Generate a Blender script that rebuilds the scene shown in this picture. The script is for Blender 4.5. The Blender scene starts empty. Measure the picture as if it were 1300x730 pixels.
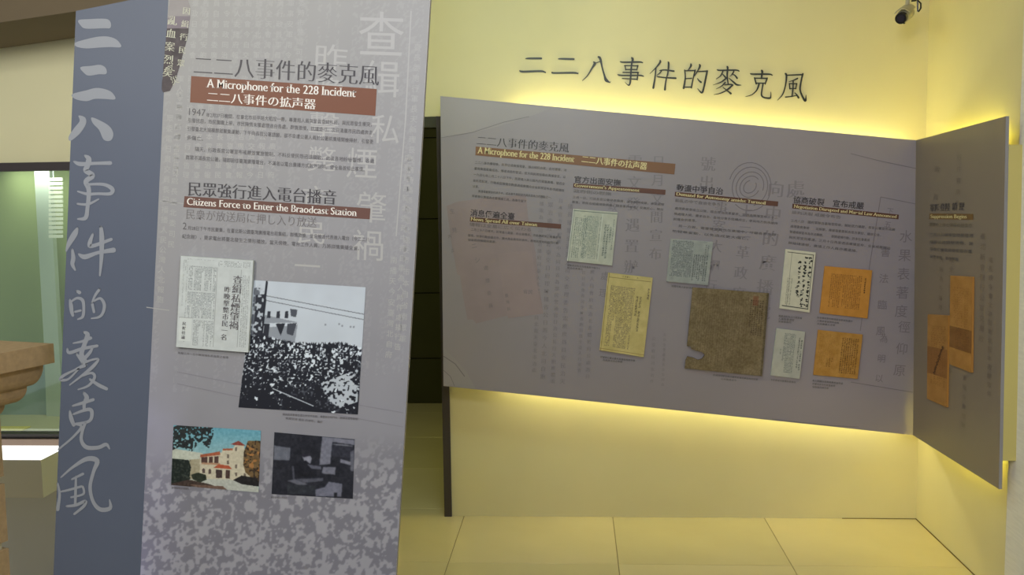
import bpy, math, random
import numpy as np
from mathutils import Vector, Matrix
from mathutils.geometry import interpolate_bezier

S = bpy.context.scene
COL = S.collection
random.seed(7)

# ------------------------------------------------------------------ camera
F = 1264.0; CX, CY = 650.0, 365.0
PITCH, YAW, ROLL = math.radians(-5.51), math.radians(-3.63), math.radians(-0.80)
CAM = Vector((0, 0, 1.6))
FWD = Vector((math.sin(YAW)*math.cos(PITCH), math.cos(YAW)*math.cos(PITCH), math.sin(PITCH)))
R0 = Vector((math.cos(YAW), -math.sin(YAW), 0)); U0 = R0.cross(FWD)
RT = R0*math.cos(ROLL) + U0*math.sin(ROLL); UP = -R0*math.sin(ROLL) + U0*math.cos(ROLL)
cd = bpy.data.cameras.new('camera'); cam = bpy.data.objects.new('camera', cd); COL.objects.link(cam)
cd.sensor_width = 36.0; cd.lens = F*36/1300; cd.clip_start = .02
M = Matrix((RT, UP, -FWD)).transposed().to_4x4(); M.translation = CAM
cam.matrix_world = M
S.camera = cam

# ------------------------------------------------------------------ world, lights, exposure
S.view_settings.view_transform = 'Standard'; S.view_settings.look = 'None'
S.view_settings.gamma = 1; S.view_settings.exposure = -0.14
w = bpy.data.worlds.new('world'); S.world = w; w.use_nodes = True
w.node_tree.nodes['Background'].inputs[0].default_value = (.74, .80, 1, 1)
w.node_tree.nodes['Background'].inputs[1].default_value = .42

def area(name, loc, target, size, power, color, sy=None):
    l = bpy.data.lights.new(name, 'AREA'); l.energy = power; l.color = color; l.size = size
    if sy: l.shape = 'RECTANGLE'; l.size_y = sy
    o = bpy.data.objects.new(name, l); COL.objects.link(o); o.location = loc
    o.rotation_euler = (Vector(target)-Vector(loc)).to_track_quat('-Z', 'Y').to_euler()
    return o
area('ceiling_lamp_left', (-1.8, .5, 2.72), (-1.4, 3.0, .9), .6, 62, (1, .98, .88), 1.2)
area('doorway_wall_fill', (-.2, 3.5, 2.74), (-.2, 4.8, .5), .5, 12, (.78, 1, .84), .4)  # added unseen fill: cool green light for the wall by the doorway
area('ceiling_lamp_back', (-.6, -1.2, 2.72), (-.3, 2.6, 1.1), 1.0, 42, (.84, .88, 1), 1.0)
area('panel_front_fill', (.1, 1.3, 2.74), (.2, 4.6, 1.2), .6, 26, (.84, .86, 1), .6)  # added unseen fill: cool light on the front of the panels
area('corridor_lamp', (-1.0, 5.6, 2.3), (-1.0, 5.6, 0), .4, 9, (1, .98, .25))
area('showcase_fill', (-1.8, 3.86, 1.72), (-1.7, 4.1, .8), 1.4, 5, (1, 1, .9), .1)  # added unseen fill that brightens the inside of the show window

# ------------------------------------------------------------------ helpers
def srgb(c):
    c = np.asarray(c, float)/255.0
    return np.where(c <= .04045, c/12.92, ((c+.055)/1.055)**2.4)
def mat(name, col, rough=.6, noise=0, scale=30, metal=0, emit=None, strength=0, bump=0, spec=.5):
    m = bpy.data.materials.new(name); m.use_nodes = True; nt = m.node_tree; b = nt.nodes['Principled BSDF']
    c = srgb(col)
    b.inputs['Base Color'].default_value = (*c, 1); b.inputs['Roughness'].default_value = rough
    b.inputs['Metallic'].default_value = metal; b.inputs['Specular IOR Level'].default_value = spec
    if noise or bump:
        tc = nt.nodes.new('ShaderNodeTexCoord'); n = nt.nodes.new('ShaderNodeTexNoise')
        n.inputs['Scale'].default_value = scale; n.inputs['Detail'].default_value = 5
        nt.links.new(tc.outputs['Object'], n.inputs['Vector'])
        if noise:
            r = nt.nodes.new('ShaderNodeValToRGB')
            r.color_ramp.elements[0].position = .3; r.color_ramp.elements[1].position = .7
            r.color_ramp.elements[0].color = (*(c*(1-noise)), 1); r.color_ramp.elements[1].color = (*np.minimum(c*(1+noise), 1), 1)
            nt.links.new(n.outputs[0], r.inputs[0]); nt.links.new(r.outputs[0], b.inputs['Base Color'])
        if bump:
            bp = nt.nodes.new('ShaderNodeBump'); bp.inputs['Strength'].default_value = bump; bp.inputs['Distance'].default_value = .002
            nt.links.new(n.outputs[0], bp.inputs['Height']); nt.links.new(bp.outputs[0], b.inputs['Normal'])
    if emit is not None:
        b.inputs['Emission Color'].default_value = (*emit, 1); b.inputs['Emission Strength'].default_value = strength
    return m
def printmat(name, rough=.5):
    m = bpy.data.materials.new(name); m.use_nodes = True; nt = m.node_tree; b = nt.nodes['Principled BSDF']
    a = nt.nodes.new('ShaderNodeVertexColor'); a.layer_name = 'ink'
    nt.links.new(a.outputs[0], b.inputs['Base Color']); b.inputs['Roughness'].default_value = rough
    b.inputs['Specular IOR Level'].default_value = .3
    return m
def link(name, verts, faces, m, parent=None, smooth=False, kind=None, label=None):
    o_loc = parent.location if parent is not None else Vector((0, 0, 0))
    me = bpy.data.meshes.new(name)
    me.from_pydata([tuple(Vector(v)-o_loc) for v in verts], [], faces); me.update()
    me.materials.append(m)
    if smooth: me.polygons.foreach_set('use_smooth', [True]*len(me.polygons))
    o = bpy.data.objects.new(name, me); COL.objects.link(o)
    if parent is not None: o.parent = parent
    if kind: o['kind'] = kind
    if label: o['label'] = label
    return o
def sub(name, verts, faces, m, parent, root, **k):      # a child of a part: same frame as root
    o = link(name, verts, faces, m, root, **k); o.parent = parent; return o
def thing(name, loc, label, cat, group=None):
    o = bpy.data.objects.new(name, None); COL.objects.link(o); o.location = loc; o.empty_display_size = .1
    o['label'] = label; o['category'] = cat
    if group: o['group'] = group
    return o
BF = [(0, 3, 2, 1), (4, 5, 6, 7), (0, 1, 5, 4), (1, 2, 6, 5), (2, 3, 7, 6), (3, 0, 4, 7)]
def boxv(x0, x1, y0, y1, z0, z1):
    return [(x0, y0, z0), (x1, y0, z0), (x1, y1, z0), (x0, y1, z0), (x0, y0, z1), (x1, y0, z1), (x1, y1, z1), (x0, y1, z1)]
def box(name, x0, x1, y0, y1, z0, z1, m, parent=None, **k):
    return link(name, boxv(x0, x1, y0, y1, z0, z1), BF, m, parent, **k)
def tube(pts, r, n=12, caps=True):
    pts = [Vector(p) for p in pts]; V = []; Fc = []
    rs = r if isinstance(r, (list, tuple)) else [r]*len(pts)
    for i, p in enumerate(pts):
        t = (pts[min(i+1, len(pts)-1)]-pts[max(i-1, 0)]).normalized()
        a = t.orthogonal().normalized() if i == 0 else (pa - t*pa.dot(t)).normalized()
        pa = a; b = t.cross(a)
        for k in range(n):
            q = 2*math.pi*k/n; V.append(p+(a*math.cos(q)+b*math.sin(q))*rs[i])
    for i in range(len(pts)-1):
        for k in range(n):
            k2 = (k+1) % n; Fc.append((i*n+k, i*n+k2, (i+1)*n+k2, (i+1)*n+k))
    if caps: Fc.append(tuple(range(n-1, -1, -1))); Fc.append(tuple(range((len(pts)-1)*n, len(pts)*n)))
    return V, Fc

class Plane:                                            # a real upright plane in the room
    def __init__(s, o, u, v=(0, 0, 1)):
        s.o = Vector(o); s.u = Vector(u).normalized(); s.v = Vector(v).normalized(); s.n = s.u.cross(s.v).normalized()
        # n points towards the viewer
        if s.n.dot(CAM-s.o) < 0: s.n = -s.n
    def at(s, x, y):
        d = RT*((x-CX)/F)+UP*((CY-y)/F)+FWD
        t = (s.o-CAM).dot(s.n)/d.dot(s.n); p = CAM+d*t-s.o
        return Vector((p.dot(s.u), p.dot(s.v)))
    def w(s, q, off=0): return s.o+s.u*q[0]+s.v*q[1]+s.n*off
def floorpt(x, y, z=0):
    d = RT*((x-CX)/F)+UP*((CY-y)/F)+FWD
    return CAM+d*((z-CAM.z)/d.z)

# --- glyphs from Blender's own font, turned to thick-and-thin strokes
def outline(body):
    c = bpy.data.curves.new('t', 'FONT'); c.body = body; c.resolution_u = 1
    o = bpy.data.objects.new('t', c); COL.objects.link(o)
    dg = bpy.context.evaluated_depsgraph_get()
    cu = o.to_curve(dg); polys = []
    for s in cu.splines:
        bp = s.bezier_points; n = len(bp); P = []
        for i in range(n):
            a, b = bp[i], bp[(i+1) % n]
            straight = (a.handle_right-a.co).cross(b.co-a.co).length < 1e-4 and (b.handle_left-b.co).cross(b.co-a.co).length < 1e-4
            if straight: P.append(a.co.to_2d())
            else: P += [q.to_2d() for q in interpolate_bezier(a.co, a.handle_right, b.handle_left, b.co, 4)[:-1]]
        if len(P) > 2: polys.append(P)
    o.to_curve_clear(); bpy.data.objects.remove(o); bpy.data.curves.remove(c)
    return polys
def fill(polys):
    cu = bpy.data.curves.new('f', 'CURVE'); cu.dimensions = '2D'; cu.fill_mode = 'BOTH'; cu.resolution_u = 1
    for P in polys:
        s = cu.splines.new('POLY'); s.points.add(len(P)-1); s.use_cyclic_u = True
        for i, q in enumerate(P): s.points[i].co = (q[0], q[1], 0, 1)
    o = bpy.data.objects.new('f', cu); COL.objects.link(o)
    dg = bpy.context.evaluated_depsgraph_get(); e = o.evaluated_get(dg); me = e.to_mesh()
    V = [v.co.to_2d() for v in me.vertices]; Fc = [tuple(p.vertices) for p in me.polygons]
    e.to_mesh_clear(); bpy.data.objects.remove(o); bpy.data.curves.remove(cu)
    return V, Fc
def area2(P): return sum(P[i].x*P[(i+1) % len(P)].y-P[(i+1) % len(P)].x*P[i].y for i in range(len(P)))/2
CACHE = {}
def glyphs(body, ex=0.0, ey=0.0, serif=False):
    key = (body, ex, ey, serif)
    if key in CACHE: return CACHE[key]
    polys = outline(body)
    if not polys: CACHE[key] = ([], []); return CACHE[key]
    big = max(polys, key=lambda P: abs(area2(P))); sg = 1 if area2(big) > 0 else -1
    out = []; extra = []
    for P in polys:
        n = len(P); Q = []
        for i in range(n):
            d1 = P[i]-P[i-1]; d2 = P[(i+1) % n]-P[i]
            n1 = Vector((d1.y, -d1.x)); n2 = Vector((d2.y, -d2.x))
            if n1.length > 0: n1.normalize()
            if n2.length > 0: n2.normalize()
            nn = n1+n2
            f = lambda a, b: (a if abs(a) > abs(b) else b) if a*b >= 0 else a+b
            Q.append(Vector((P[i].x+sg*ex*f(n1.x, n2.x), P[i].y+sg*ey*f(n1.y, n2.y))))
        out.append(Q)
        if serif:
            for i in range(n):
                a, b = P[i], P[(i+1) % n]
                if abs(a.y-b.y) < .006 and .05 < abs(a.x-b.x) < .16:
                    up = sg*(b.x-a.x) < 0       # outward normal points up
                    x0, x1 = sorted((a.x, b.x)); y = a.y
                    extra.append((x0-.055-ex, x1+.055+ex, y-(.035 if up else 0), y+(0 if up else .035)))
    V, Fc = fill(out) if (ex or ey) else fill(polys)
    V = list(V); Fc = list(Fc)
    for x0, x1, y0, y1 in extra:
        k = len(V); V += [Vector((x0, y0)), Vector((x1, y0)), Vector((x1, y1)), Vector((x0, y1))]; Fc.append((k, k+1, k+2, k+3))
    CACHE[key] = (V, Fc); return CACHE[key]
MING = dict(ex=.010, ey=-.020); MINGB = dict(ex=.020, ey=-.012); SER = dict(ex=.022, ey=-.008, serif=True)
class Ink:                                              # collects flat print on one plane, linked as ONE mesh
    def __init__(s, pl): s.pl = pl; s.V = []; s.F = []; s.G = []
    def add(s, V, Fc, org, ux, uy):
        k = len(s.V); s.G.append((k, len(s.F)))
        s.V += [org+ux*v[0]+uy*v[1] for v in V]; s.F += [tuple(i+k for i in f) for f in Fc]
    def line(s, body, p0, p1, em, st={}):               # text from p0 to p1 on the baseline, em = height
        V, Fc = glyphs(body, **st)
        if not V: return s
        x0 = min(v[0] for v in V); x1 = max(v[0] for v in V)
        a, b = s.pl.at(*p0), s.pl.at(*p1); d = (b-a)/(x1-x0)
        h = (s.pl.at(p0[0], p0[1]-em)-a).length
        up = Vector((-d.y, d.x)).normalized()
        if up.y < 0: up = -up
        if s.each:
            for i, ch in enumerate(body):
                v2, f2 = glyphs(ch, **st)
                if v2: s.add(v2, f2, a+d*(i-x0), d, up*h)
        else: s.add(V, Fc, a-d*x0, d, up*h)
        return s
    each = False
    def col(s, body, p0, p1, em, st={}, ew=None):       # characters from top p0 to bottom p1
        n = len(body); a, b = s.pl.at(*p0), s.pl.at(*p1)
        dn = (b-a).normalized() if n > 1 else Vector((0, -1)); rt = Vector((-dn.y, dn.x))
        if rt.x < 0: rt = -rt
        h = (s.pl.at(p0[0], p0[1]-em)-a).length; wv = (s.pl.at(p0[0]+(ew or em), p0[1])-a).length
        for i, ch in enumerate(body):
            c = a+(b-a)*(i/max(1, n-1)); V, Fc = glyphs(ch, **st)
            if V: s.add(V, Fc, c-rt*wv*.5+dn*h*.38, rt*wv, -dn*h)
        return s
    def quad(s, *pts):
        k = len(s.V); s.G.append((k, len(s.F))); s.V += [s.pl.at(*p) for p in pts]; s.F.append(tuple(range(k, k+len(pts)))); return s
    def stroke(s, pts, w):
        P = [s.pl.at(*p) for p in pts]; h = (s.pl.at(pts[0][0]+w, pts[0][1])-P[0]).length/2
        s.G.append((len(s.V), len(s.F)))
        for a, b in zip(P, P[1:]):
            d = (b-a).normalized(); nn = Vector((-d.y, d.x))*h; k = len(s.V)
            s.V += [a-nn, b-nn, b+nn, a+nn]; s.F.append((k, k+1, k+2, k+3))
        return s
    def link(s, name, m, parent, off, **k):
        if not s.V: return None
        if k.pop('split', False) or s.each:
            G = s.G+[(len(s.V), len(s.F))]
            for (a, fa), (b, fb_) in zip(G, G[1:]):
                if b > a: link(name, [s.pl.w(v, off) for v in s.V[a:b]], [tuple(i-a for i in f) for f in s.F[fa:fb_]], m, parent, **k)
            return None
        if len(s.G) > 1 or len(s.V) > 60: k.setdefault('kind', 'stuff')
        return link(name, [s.pl.w(v, off) for v in s.V], s.F, m, parent, **k)
def Each(pl): i = Ink(pl); i.each = True; return i
def brush(strokes, scale, ox, oy):                      # strokes: lists of (x, y, width) -> ribbons in px
    out = []
    for st in strokes:
        P = [(ox+x/scale, oy+y/scale, wd/scale) for x, y, wd in st]
        Q = []
        for i in range(len(P)-1):                       # Catmull-Rom
            p0 = P[max(i-1, 0)]; p1 = P[i]; p2 = P[i+1]; p3 = P[min(i+2, len(P)-1)]
            for k in range(5):
                t = k/5; Q.append(tuple(.5*(2*p1[j]+(p2[j]-p0[j])*t+(2*p0[j]-5*p1[j]+4*p2[j]-p3[j])*t*t+(-p0[j]+3*p1[j]-3*p2[j]+p3[j])*t**3) for j in range(3)))
        Q.append(P[-1])
        L = []; Rr = []
        for i, q in enumerate(Q):
            a = Q[max(i-1, 0)]; b = Q[min(i+1, len(Q)-1)]
            d = Vector((b[0]-a[0], b[1]-a[1])); d = d.normalized() if d.length > 1e-6 else Vector((1, 0))
            nn = Vector((-d.y, d.x))*max(q[2], .3)/2
            L.append((q[0]+nn.x, q[1]+nn.y)); Rr.append((q[0]-nn.x, q[1]-nn.y))
        def cap(q, d, a):
            r = max(q[2], .3)/2; return [(q[0]+r*(d.x*math.cos(t)-d.y*math.sin(t)), q[1]+r*(d.x*math.sin(t)+d.y*math.cos(t))) for t in a]
        dE = Vector((Q[-1][0]-Q[-2][0], Q[-1][1]-Q[-2][1])).normalized(); dS = -Vector((Q[1][0]-Q[0][0], Q[1][1]-Q[0][1])).normalized()
        out.append((L, Rr, cap(Q[0], dS, (-.9, -.35, .35, .9)), cap(Q[-1], dE, (.9, .35, -.35, -.9))))
    return out
def brush_mesh(pl, ribbons, off, thick=0):
    V = []; Fc = []
    for kk, (L, Rr, c0, c1) in enumerate(ribbons):
        off += .00012
        n = len(L); rows = []
        base = len(V)
        ring = L+c1+Rr[::-1]+c0
        f = [(i, i+1) for i in range(n-1)]
        top = [pl.w(pl.at(*p), off+thick) for p in ring]; V += top; m = len(ring)
        e = len(c1)
        for i in range(n-1):
            Fc.append((base+i, base+i+1, base+m-len(c0)-1-(i+1), base+m-len(c0)-1-i))
        Fc.append(tuple(base+j for j in range(n-1, n+e+1)))
        Fc.append(tuple([base+m-len(c0)-1]+[base+m-len(c0)+j for j in range(len(c0))]+[base]))
        if thick:
            V += [pl.w(pl.at(*p), off) for p in ring]
            for j in range(m): Fc.append((base+j, base+(j+1) % m, base+m+(j+1) % m, base+m+j))
            Fc.append(tuple(base+m+j for j in range(m)))
    return V, Fc

# --- small printed pictures drawn as arrays and carried by a fine mesh
rng = np.random.default_rng(5)
def blur(a, k):
    for _ in range(k):
        a = (a+np.roll(a, 1, 0)+np.roll(a, -1, 0))/3; a = (a+np.roll(a, 1, 1)+np.roll(a, -1, 1))/3
    return a
def noise(h, w, k, seed=0):
    g = np.random.default_rng(seed).random((int(h/k)+3, int(w/k)+3))
    y = np.arange(h)/k; x = np.arange(w)/k; yi = y.astype(int); xi = x.astype(int); fy = (y-yi)[:, None]; fx = (x-xi)[None]
    fy = fy*fy*(3-2*fy); fx = fx*fx*(3-2*fx)
    A = g[yi][:, xi]; B = g[yi][:, xi+1]; C = g[yi+1][:, xi]; D = g[yi+1][:, xi+1]
    return (A*(1-fx)+B*fx)*(1-fy)+(C*(1-fx)+D*fx)*fy
def fbm(h, w, k, seed=0): return (noise(h, w, k, seed)+.5*noise(h, w, k/2, seed+1)+.25*noise(h, w, k/4, seed+2))/1.75
def canvas(w, h, c): return np.ones((h, w, 3))*np.array(c, float)
def pmask(shape, pts):
    h, w = shape[:2]; Y, X = np.mgrid[0:h, 0:w]; X = X+.5; Y = Y+.5; m = np.zeros((h, w), bool)
    for i in range(len(pts)):
        (x1, y1), (x2, y2) = pts[i], pts[(i+1) % len(pts)]
        if y1 == y2: continue
        c = ((y1 > Y) != (y2 > Y)) & (X < (x2-x1)*(Y-y1)/(y2-y1)+x1); m ^= c
    return m
def ell(img, cx, cy, rx, ry, c):
    h, w = img.shape[:2]; x0, x1 = max(0, int(cx-rx-1)), min(w, int(cx+rx+2)); y0, y1 = max(0, int(cy-ry-1)), min(h, int(cy+ry+2))
    if x0 >= x1 or y0 >= y1: return
    Y, X = np.mgrid[y0:y1, x0:x1]; m = ((X-cx)/rx)**2+((Y-cy)/ry)**2 < 1; img[y0:y1, x0:x1][m] = c
def crowd(w, h, s0, s1, seed, n=1500):                  # s0, s1: head sizes at top and bottom
    r = np.random.default_rng(seed); g = np.ones((h, w))*.16
    ys = np.sort(r.random(n)**.75)*(h+s1*2)-s0
    for y in ys:
        t = min(max(y/h, 0), 1); s = s0+(s1-s0)*t; x = r.random()*w
        b = r.choice([.04, .08, .5, .8, .92], p=[.22, .14, .14, .26, .24])
        ell(g, x, y+s*2.2, s*(1.1+.5*r.random()), s*1.8, b)
        if r.random() < .4: ell(g, x+s*.6, y+s*2.4, s*.35, s*1.5, .9-b*.8)
        f = r.choice([.05, .75, .45], p=[.5, .3, .2]); ell(g, x, y, s*.62, s*.8, f)
        if f > .3: ell(g, x, y-s*.4, s*.62, s*.45, .05)
    return g
def textmarks(img, x0, x1, y0, y1, cw, ch, gap, ink, seed, dens=.5, amt=.8):   # columns of tiny character-like marks
    r = np.random.default_rng(seed); x = x1-cw
    while x >= x0:
        y = y0; L = y1 if r.random() < .8 else y0+(y1-y0)*r.random()
        while y+ch <= L:
            if r.random() < .95:
                m = r.random((ch, cw)) < dens; a = img[y:y+ch, x:x+cw]; a[m] = a[m]*(1-amt)+np.array(ink)*amt
            y += ch+1
        x -= cw+gap
def grid(name, pl, cor, img, m, parent, off, kind=None, label=None, clip=None):
    TL, TR, BR, BL = [np.array(pl.at(*c)) for c in cor]
    h, w = img.shape[:2]; v = np.linspace(0, 1, h)[:, None, None]; u = np.linspace(0, 1, w)[None, :, None]
    P = (TL*(1-u)+TR*u)*(1-v)+(BL*(1-u)+BR*u)*v
    o3 = np.array(pl.o-(parent.location if parent is not None else Vector())+pl.n*off)
    W3 = (o3+P[..., :1]*np.array(pl.u)+P[..., 1:]*np.array(pl.v)).reshape(-1, 3)
    idx = np.arange(h*w).reshape(h, w)
    q = np.stack([idx[1:, :-1], idx[1:, 1:], idx[:-1, 1:], idx[:-1, :-1]], -1)
    if clip is not None: q = q[clip[:-1, :-1]]
    q = q.reshape(-1, 4)
    me = bpy.data.meshes.new(name); me.vertices.add(h*w); me.vertices.foreach_set('co', W3.ravel())
    me.loops.add(q.size); me.loops.foreach_set('vertex_index', q.ravel()); me.polygons.add(len(q))
    me.polygons.foreach_set('loop_start', np.arange(0, q.size, 4)); me.polygons.foreach_set('loop_total', np.full(len(q), 4))
    me.update(calc_edges=True)
    a = me.color_attributes.new('ink', 'FLOAT_COLOR', 'POINT'); c = np.ones((h*w, 4)); c[:, :3] = srgb(np.clip(img, 0, 255)).reshape(-1, 3)
    a.data.foreach_set('color', c.ravel()); me.materials.append(m)
    o = bpy.data.objects.new(name, me); COL.objects.link(o)
    if parent is not None: o.parent = parent
    if kind: o['kind'] = kind
    if label: o['label'] = label
    return o

# ------------------------------------------------------------------ materials
M_wall = mat('cream_wall_paint', (218, 208, 162), .55, .015, 5, bump=.05)
M_leftwall = mat('pale_cream_paint', (236, 230, 184), .6, .015, 5)
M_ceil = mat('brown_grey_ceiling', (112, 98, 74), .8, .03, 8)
M_tile = mat('polished_cream_tile', (196, 184, 146), .16, .03, 3)
M_tile2 = mat('polished_cream_tile_b', (190, 179, 140), .18, .03, 3)
M_grout = mat('tile_joint', (110, 100, 60), .9)
M_frame = mat('dark_frame_metal', (64, 56, 54), .45, .05, 40)
M_bronze = mat('brown_sill_metal', (132, 112, 98), .35, metal=.4)
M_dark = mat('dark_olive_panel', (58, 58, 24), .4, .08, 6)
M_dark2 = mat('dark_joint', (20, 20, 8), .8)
M_edge = mat('board_edge', (150, 148, 150), .6)
M_print = printmat('printed_vinyl', .5)
M_blue = mat('slate_blue_vinyl', (84, 92, 110), .5, .02, 6)
M_call = mat('pale_calligraphy', (142, 146, 154), .5)
M_orange = mat('burnt_orange_bar', (116, 66, 38), .5)
M_brown = mat('russet_bar', (102, 66, 54), .5)
M_brown2 = mat('brown_bar', (130, 92, 64), .5)
M_white = mat('white_ink', (236, 230, 220), .5)
M_cream = mat('cream_ink', (226, 212, 160), .5)
M_ink = mat('charcoal_ink', (62, 58, 62), .5)
M_ink2 = mat('mid_grey_ink', (96, 92, 94), .5)
M_ink3 = mat('soft_grey_ink', (116, 110, 110), .5)
M_ghost = mat('faint_light_ink', (175, 174, 171), .5)
M_ghost2 = mat('fainter_light_ink', (172, 171, 168), .5)
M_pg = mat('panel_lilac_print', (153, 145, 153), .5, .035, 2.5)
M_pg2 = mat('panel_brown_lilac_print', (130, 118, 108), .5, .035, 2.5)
M_pghost = mat('panel_ghost_ink', (128, 120, 128), .5)
M_pghost2 = mat('panel_faint_ghost_ink', (136, 129, 137), .5)
M_pghost3 = mat('panel_light_ghost', (158, 151, 156), .5)
M_letter = mat('dark_wall_letter', (46, 48, 44), .45)
M_boxback = mat('backing_box', (210, 196, 120), .6)

# ------------------------------------------------------------------ geometry constants
YB = floorpt(574, 655).y; XR = floorpt(1163, 659).x
YB = (YB+floorpt(1163, 659).y)/2
YL = 3.6                                                # wall with the show window
CEIL = 2.8
PB = Plane((0, YB, 0), (1, 0, 0))                       # back wall
XD = PB.at(574, 655).x                                  # door jamb right side
ZD = PB.at(550, 148).y

# ------------------------------------------------------------------ setting
def struct(o): o['kind'] = 'structure'; return o
floor = struct(box('floor', -4.5, 3.2, -2.5, 8.2, -.06, -.004, M_grout))
P = floorpt(778, 657); ts = floorpt(970, 657).x-P.x
x = P.x-ts*6
tiles = {}
def tile_mesh(w, d, m):
    k = (round(w, 3), round(d, 3), m.name)
    if k not in tiles:
        g = .0012; b = .0015
        vs = boxv(g, w-g, g, d-g, -.004, -b)+[(g+b, g+b, 0), (w-g-b, g+b, 0), (w-g-b, d-g-b, 0), (g+b, d-g-b, 0)]
        fs = [(0, 1, 5, 4), (1, 2, 6, 5), (2, 3, 7, 6), (3, 0, 4, 7), (4, 5, 9, 8), (5, 6, 10, 9), (6, 7, 11, 10), (7, 4, 8, 11), (8, 9, 10, 11)]
        me = bpy.data.meshes.new('tile'); me.from_pydata(vs, [], fs); me.materials.append(m); tiles[k] = me
    return tiles[k]
xs = [P.x+ts*i for i in range(-6, 4)]; ys = [YB-.62+ts*j for j in range(-6, 6)]
for i in range(len(xs)-1):
    for j in range(len(ys)-1):
        if ys[j] < .4 and False: continue
        o = bpy.data.objects.new('tile', tile_mesh(ts, ts, M_tile if (i*3+j*5) % 4 else M_tile2)); COL.objects.link(o)
        o.parent = floor; o.location = (xs[i], ys[j], 0)
struct(box('ceiling', -4.5, XR+.12, -2.5, 8.2, CEIL, CEIL+.1, mat('ceiling_paint', (200, 196, 184), .8)))
# back wall beside and above the doorway
w_ = .09
struct(box('wall_back', XD, XR, YB, YB+.12, 0, CEIL, M_wall))
struct(box('wall_back_lintel', -1.6, XD, YB, YB+.12, ZD, CEIL, M_wall))
bpy.data.objects['wall_back_lintel'].name = 'wall_back_header'
struct(box('wall_right', XR, XR+.12, -2.5, YB+.12, 0, CEIL, M_wall))
jx = PB.at(563.5, 600).x
struct(box('trim_1', jx, XD, YB-.012, YB+.14, 0, ZD, M_frame))
struct(box('trim_2', -1.6, jx, YB+.01, YB+.14, ZD-.05, ZD, M_dark))
M_caulk = mat('brown_floor_joint', (112, 96, 50), .9)
struct(box('trim_3', XR-.003, XR, .5, YB, 0, .004, M_caulk)); struct(box('trim_4', XR-.35, XR, YB-.003, YB, 0, .003, M_caulk))
# corridor beyond the doorway
YC = floorpt(535, 512).y
struct(box('wall_corridor_right', jx+.01, jx+.13, YB+.14, YC, 0, CEIL, M_dark))
wc = struct(box('wall_corridor_end', -3.6, jx+.01, YC+.02, YC+.12, 0, CEIL, M_dark2))
PC = Plane((0, YC, 0), (1, 0, 0)); zj = [0]+sorted([PC.at(535, 455).y, PC.at(535, 372).y, PC.at(535, 278).y, PC.at(535, 175).y])+[CEIL]
for a, b in zip(zj, zj[1:]):
    c = box('panel', -3.6, jx+.01, YC, YC+.02, a+.004, b-.004, M_dark); c.parent = wc
# show-window wall on the left
PL = Plane((0, YL, 0), (1, 0, 0))
zh = PL.at(40, 207).y; zs = PL.at(40, 566).y; XLe = -.98
struct(box('wall_left', -4.5, XLe, YL, YL+.1, zh, CEIL, M_leftwall))
struct(box('wall_left_sill', -4.5, XLe, YL, YL+.1, 0, zs, mat('pale_lower_wall', (234, 232, 218), .6))); bpy.data.objects['wall_left_sill'].name = 'wall_left_lower'
struct(box('wall_left_end', XLe, XLe+.1, YL, YB, 0, CEIL, M_leftwall))
win = struct(box('window_1', -4.5, XLe, YL-.015, YL+.06, PL.at(40, 217).y, zh+.002, M_frame))
s_ = box('window_sill', -4.5, XLe, YL-.02, YL+.08, zs, PL.at(40, 556).y, M_bronze); s_.parent = win
s_ = box('window_rail', -4.5, XLe, YL-.005, YL+.05, PL.at(40, 556).y, PL.at(40, 551).y, M_frame); s_.parent = win
gm = bpy.data.materials.new('window_glass'); gm.use_nodes = True; nt = gm.node_tree; nt.nodes.clear()
out = nt.nodes.new('ShaderNodeOutputMaterial'); mx = nt.nodes.new('ShaderNodeMixShader'); tr = nt.nodes.new('ShaderNodeBsdfTransparent'); gl = nt.nodes.new('ShaderNodeBsdfGlossy')
tr.inputs[0].default_value = (.9, .95, .88, 1); gl.inputs['Roughness'].default_value = .03; mx.inputs[0].default_value = .1
nt.links.new(tr.outputs[0], mx.inputs[1]); nt.links.new(gl.outputs[0], mx.inputs[2]); nt.links.new(mx.outputs[0], out.inputs[0])
s_ = box('pane', -4.5, XLe, YL+.02, YL+.028, PL.at(40, 551).y, PL.at(40, 217).y, gm); s_.parent = win
# inside the show window
M_green = mat('green_case_wall', (162, 176, 126), .7, .04, 2)
M_pblue = mat('pale_blue_card', (164, 182, 184), .7)
struct(box('wall_showcase_back', -4.5, XLe, YL+.62, YL+.68, zs-.1, CEIL-.5, M_green))
struct(box('wall_showcase_floor', -4.5, XLe, YL+.1, YL+.62, zs-.04, zs, mat('case_floor', (190, 190, 160), .6)))
struct(box('wall_showcase_top', -4.5, XLe, YL+.1, YL+.68, zh+.05, zh+.09, M_green))
PI_ = Plane((0, YL+.5, 0), (1, 0, 0))
t = thing('display_post', PI_.w(PI_.at(66, 548)), 'pale slanting post inside the green show window', 'post')
q = [PI_.at(*p) for p in ((43, 212), (62, 212), (76, 460), (78, 556), (60, 556), (56, 440))]
vs = [PI_.w(p, 0) for p in q]+[PI_.w(p, -.03) for p in q]; n = len(q)
link('post', vs, [tuple(range(n)), tuple(range(2*n-1, n-1, -1))]+[(i, i+n, (i+1) % n+n, (i+1) % n) for i in range(n)], mat('pale_post', (196, 208, 200), .6), t)
t = thing('blind_reflection', PI_.w(PI_.at(82, 300)), 'bright narrow slats at right standing in for a blind reflected in the show window', 'blind')  # solid slats put in for a reflection in the window glass
a = PI_.at(76, 232); box('cord', a.x, a.x+.003, YL+.446, YL+.449, a.y, zh+.05, M_pblue, t)
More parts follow.
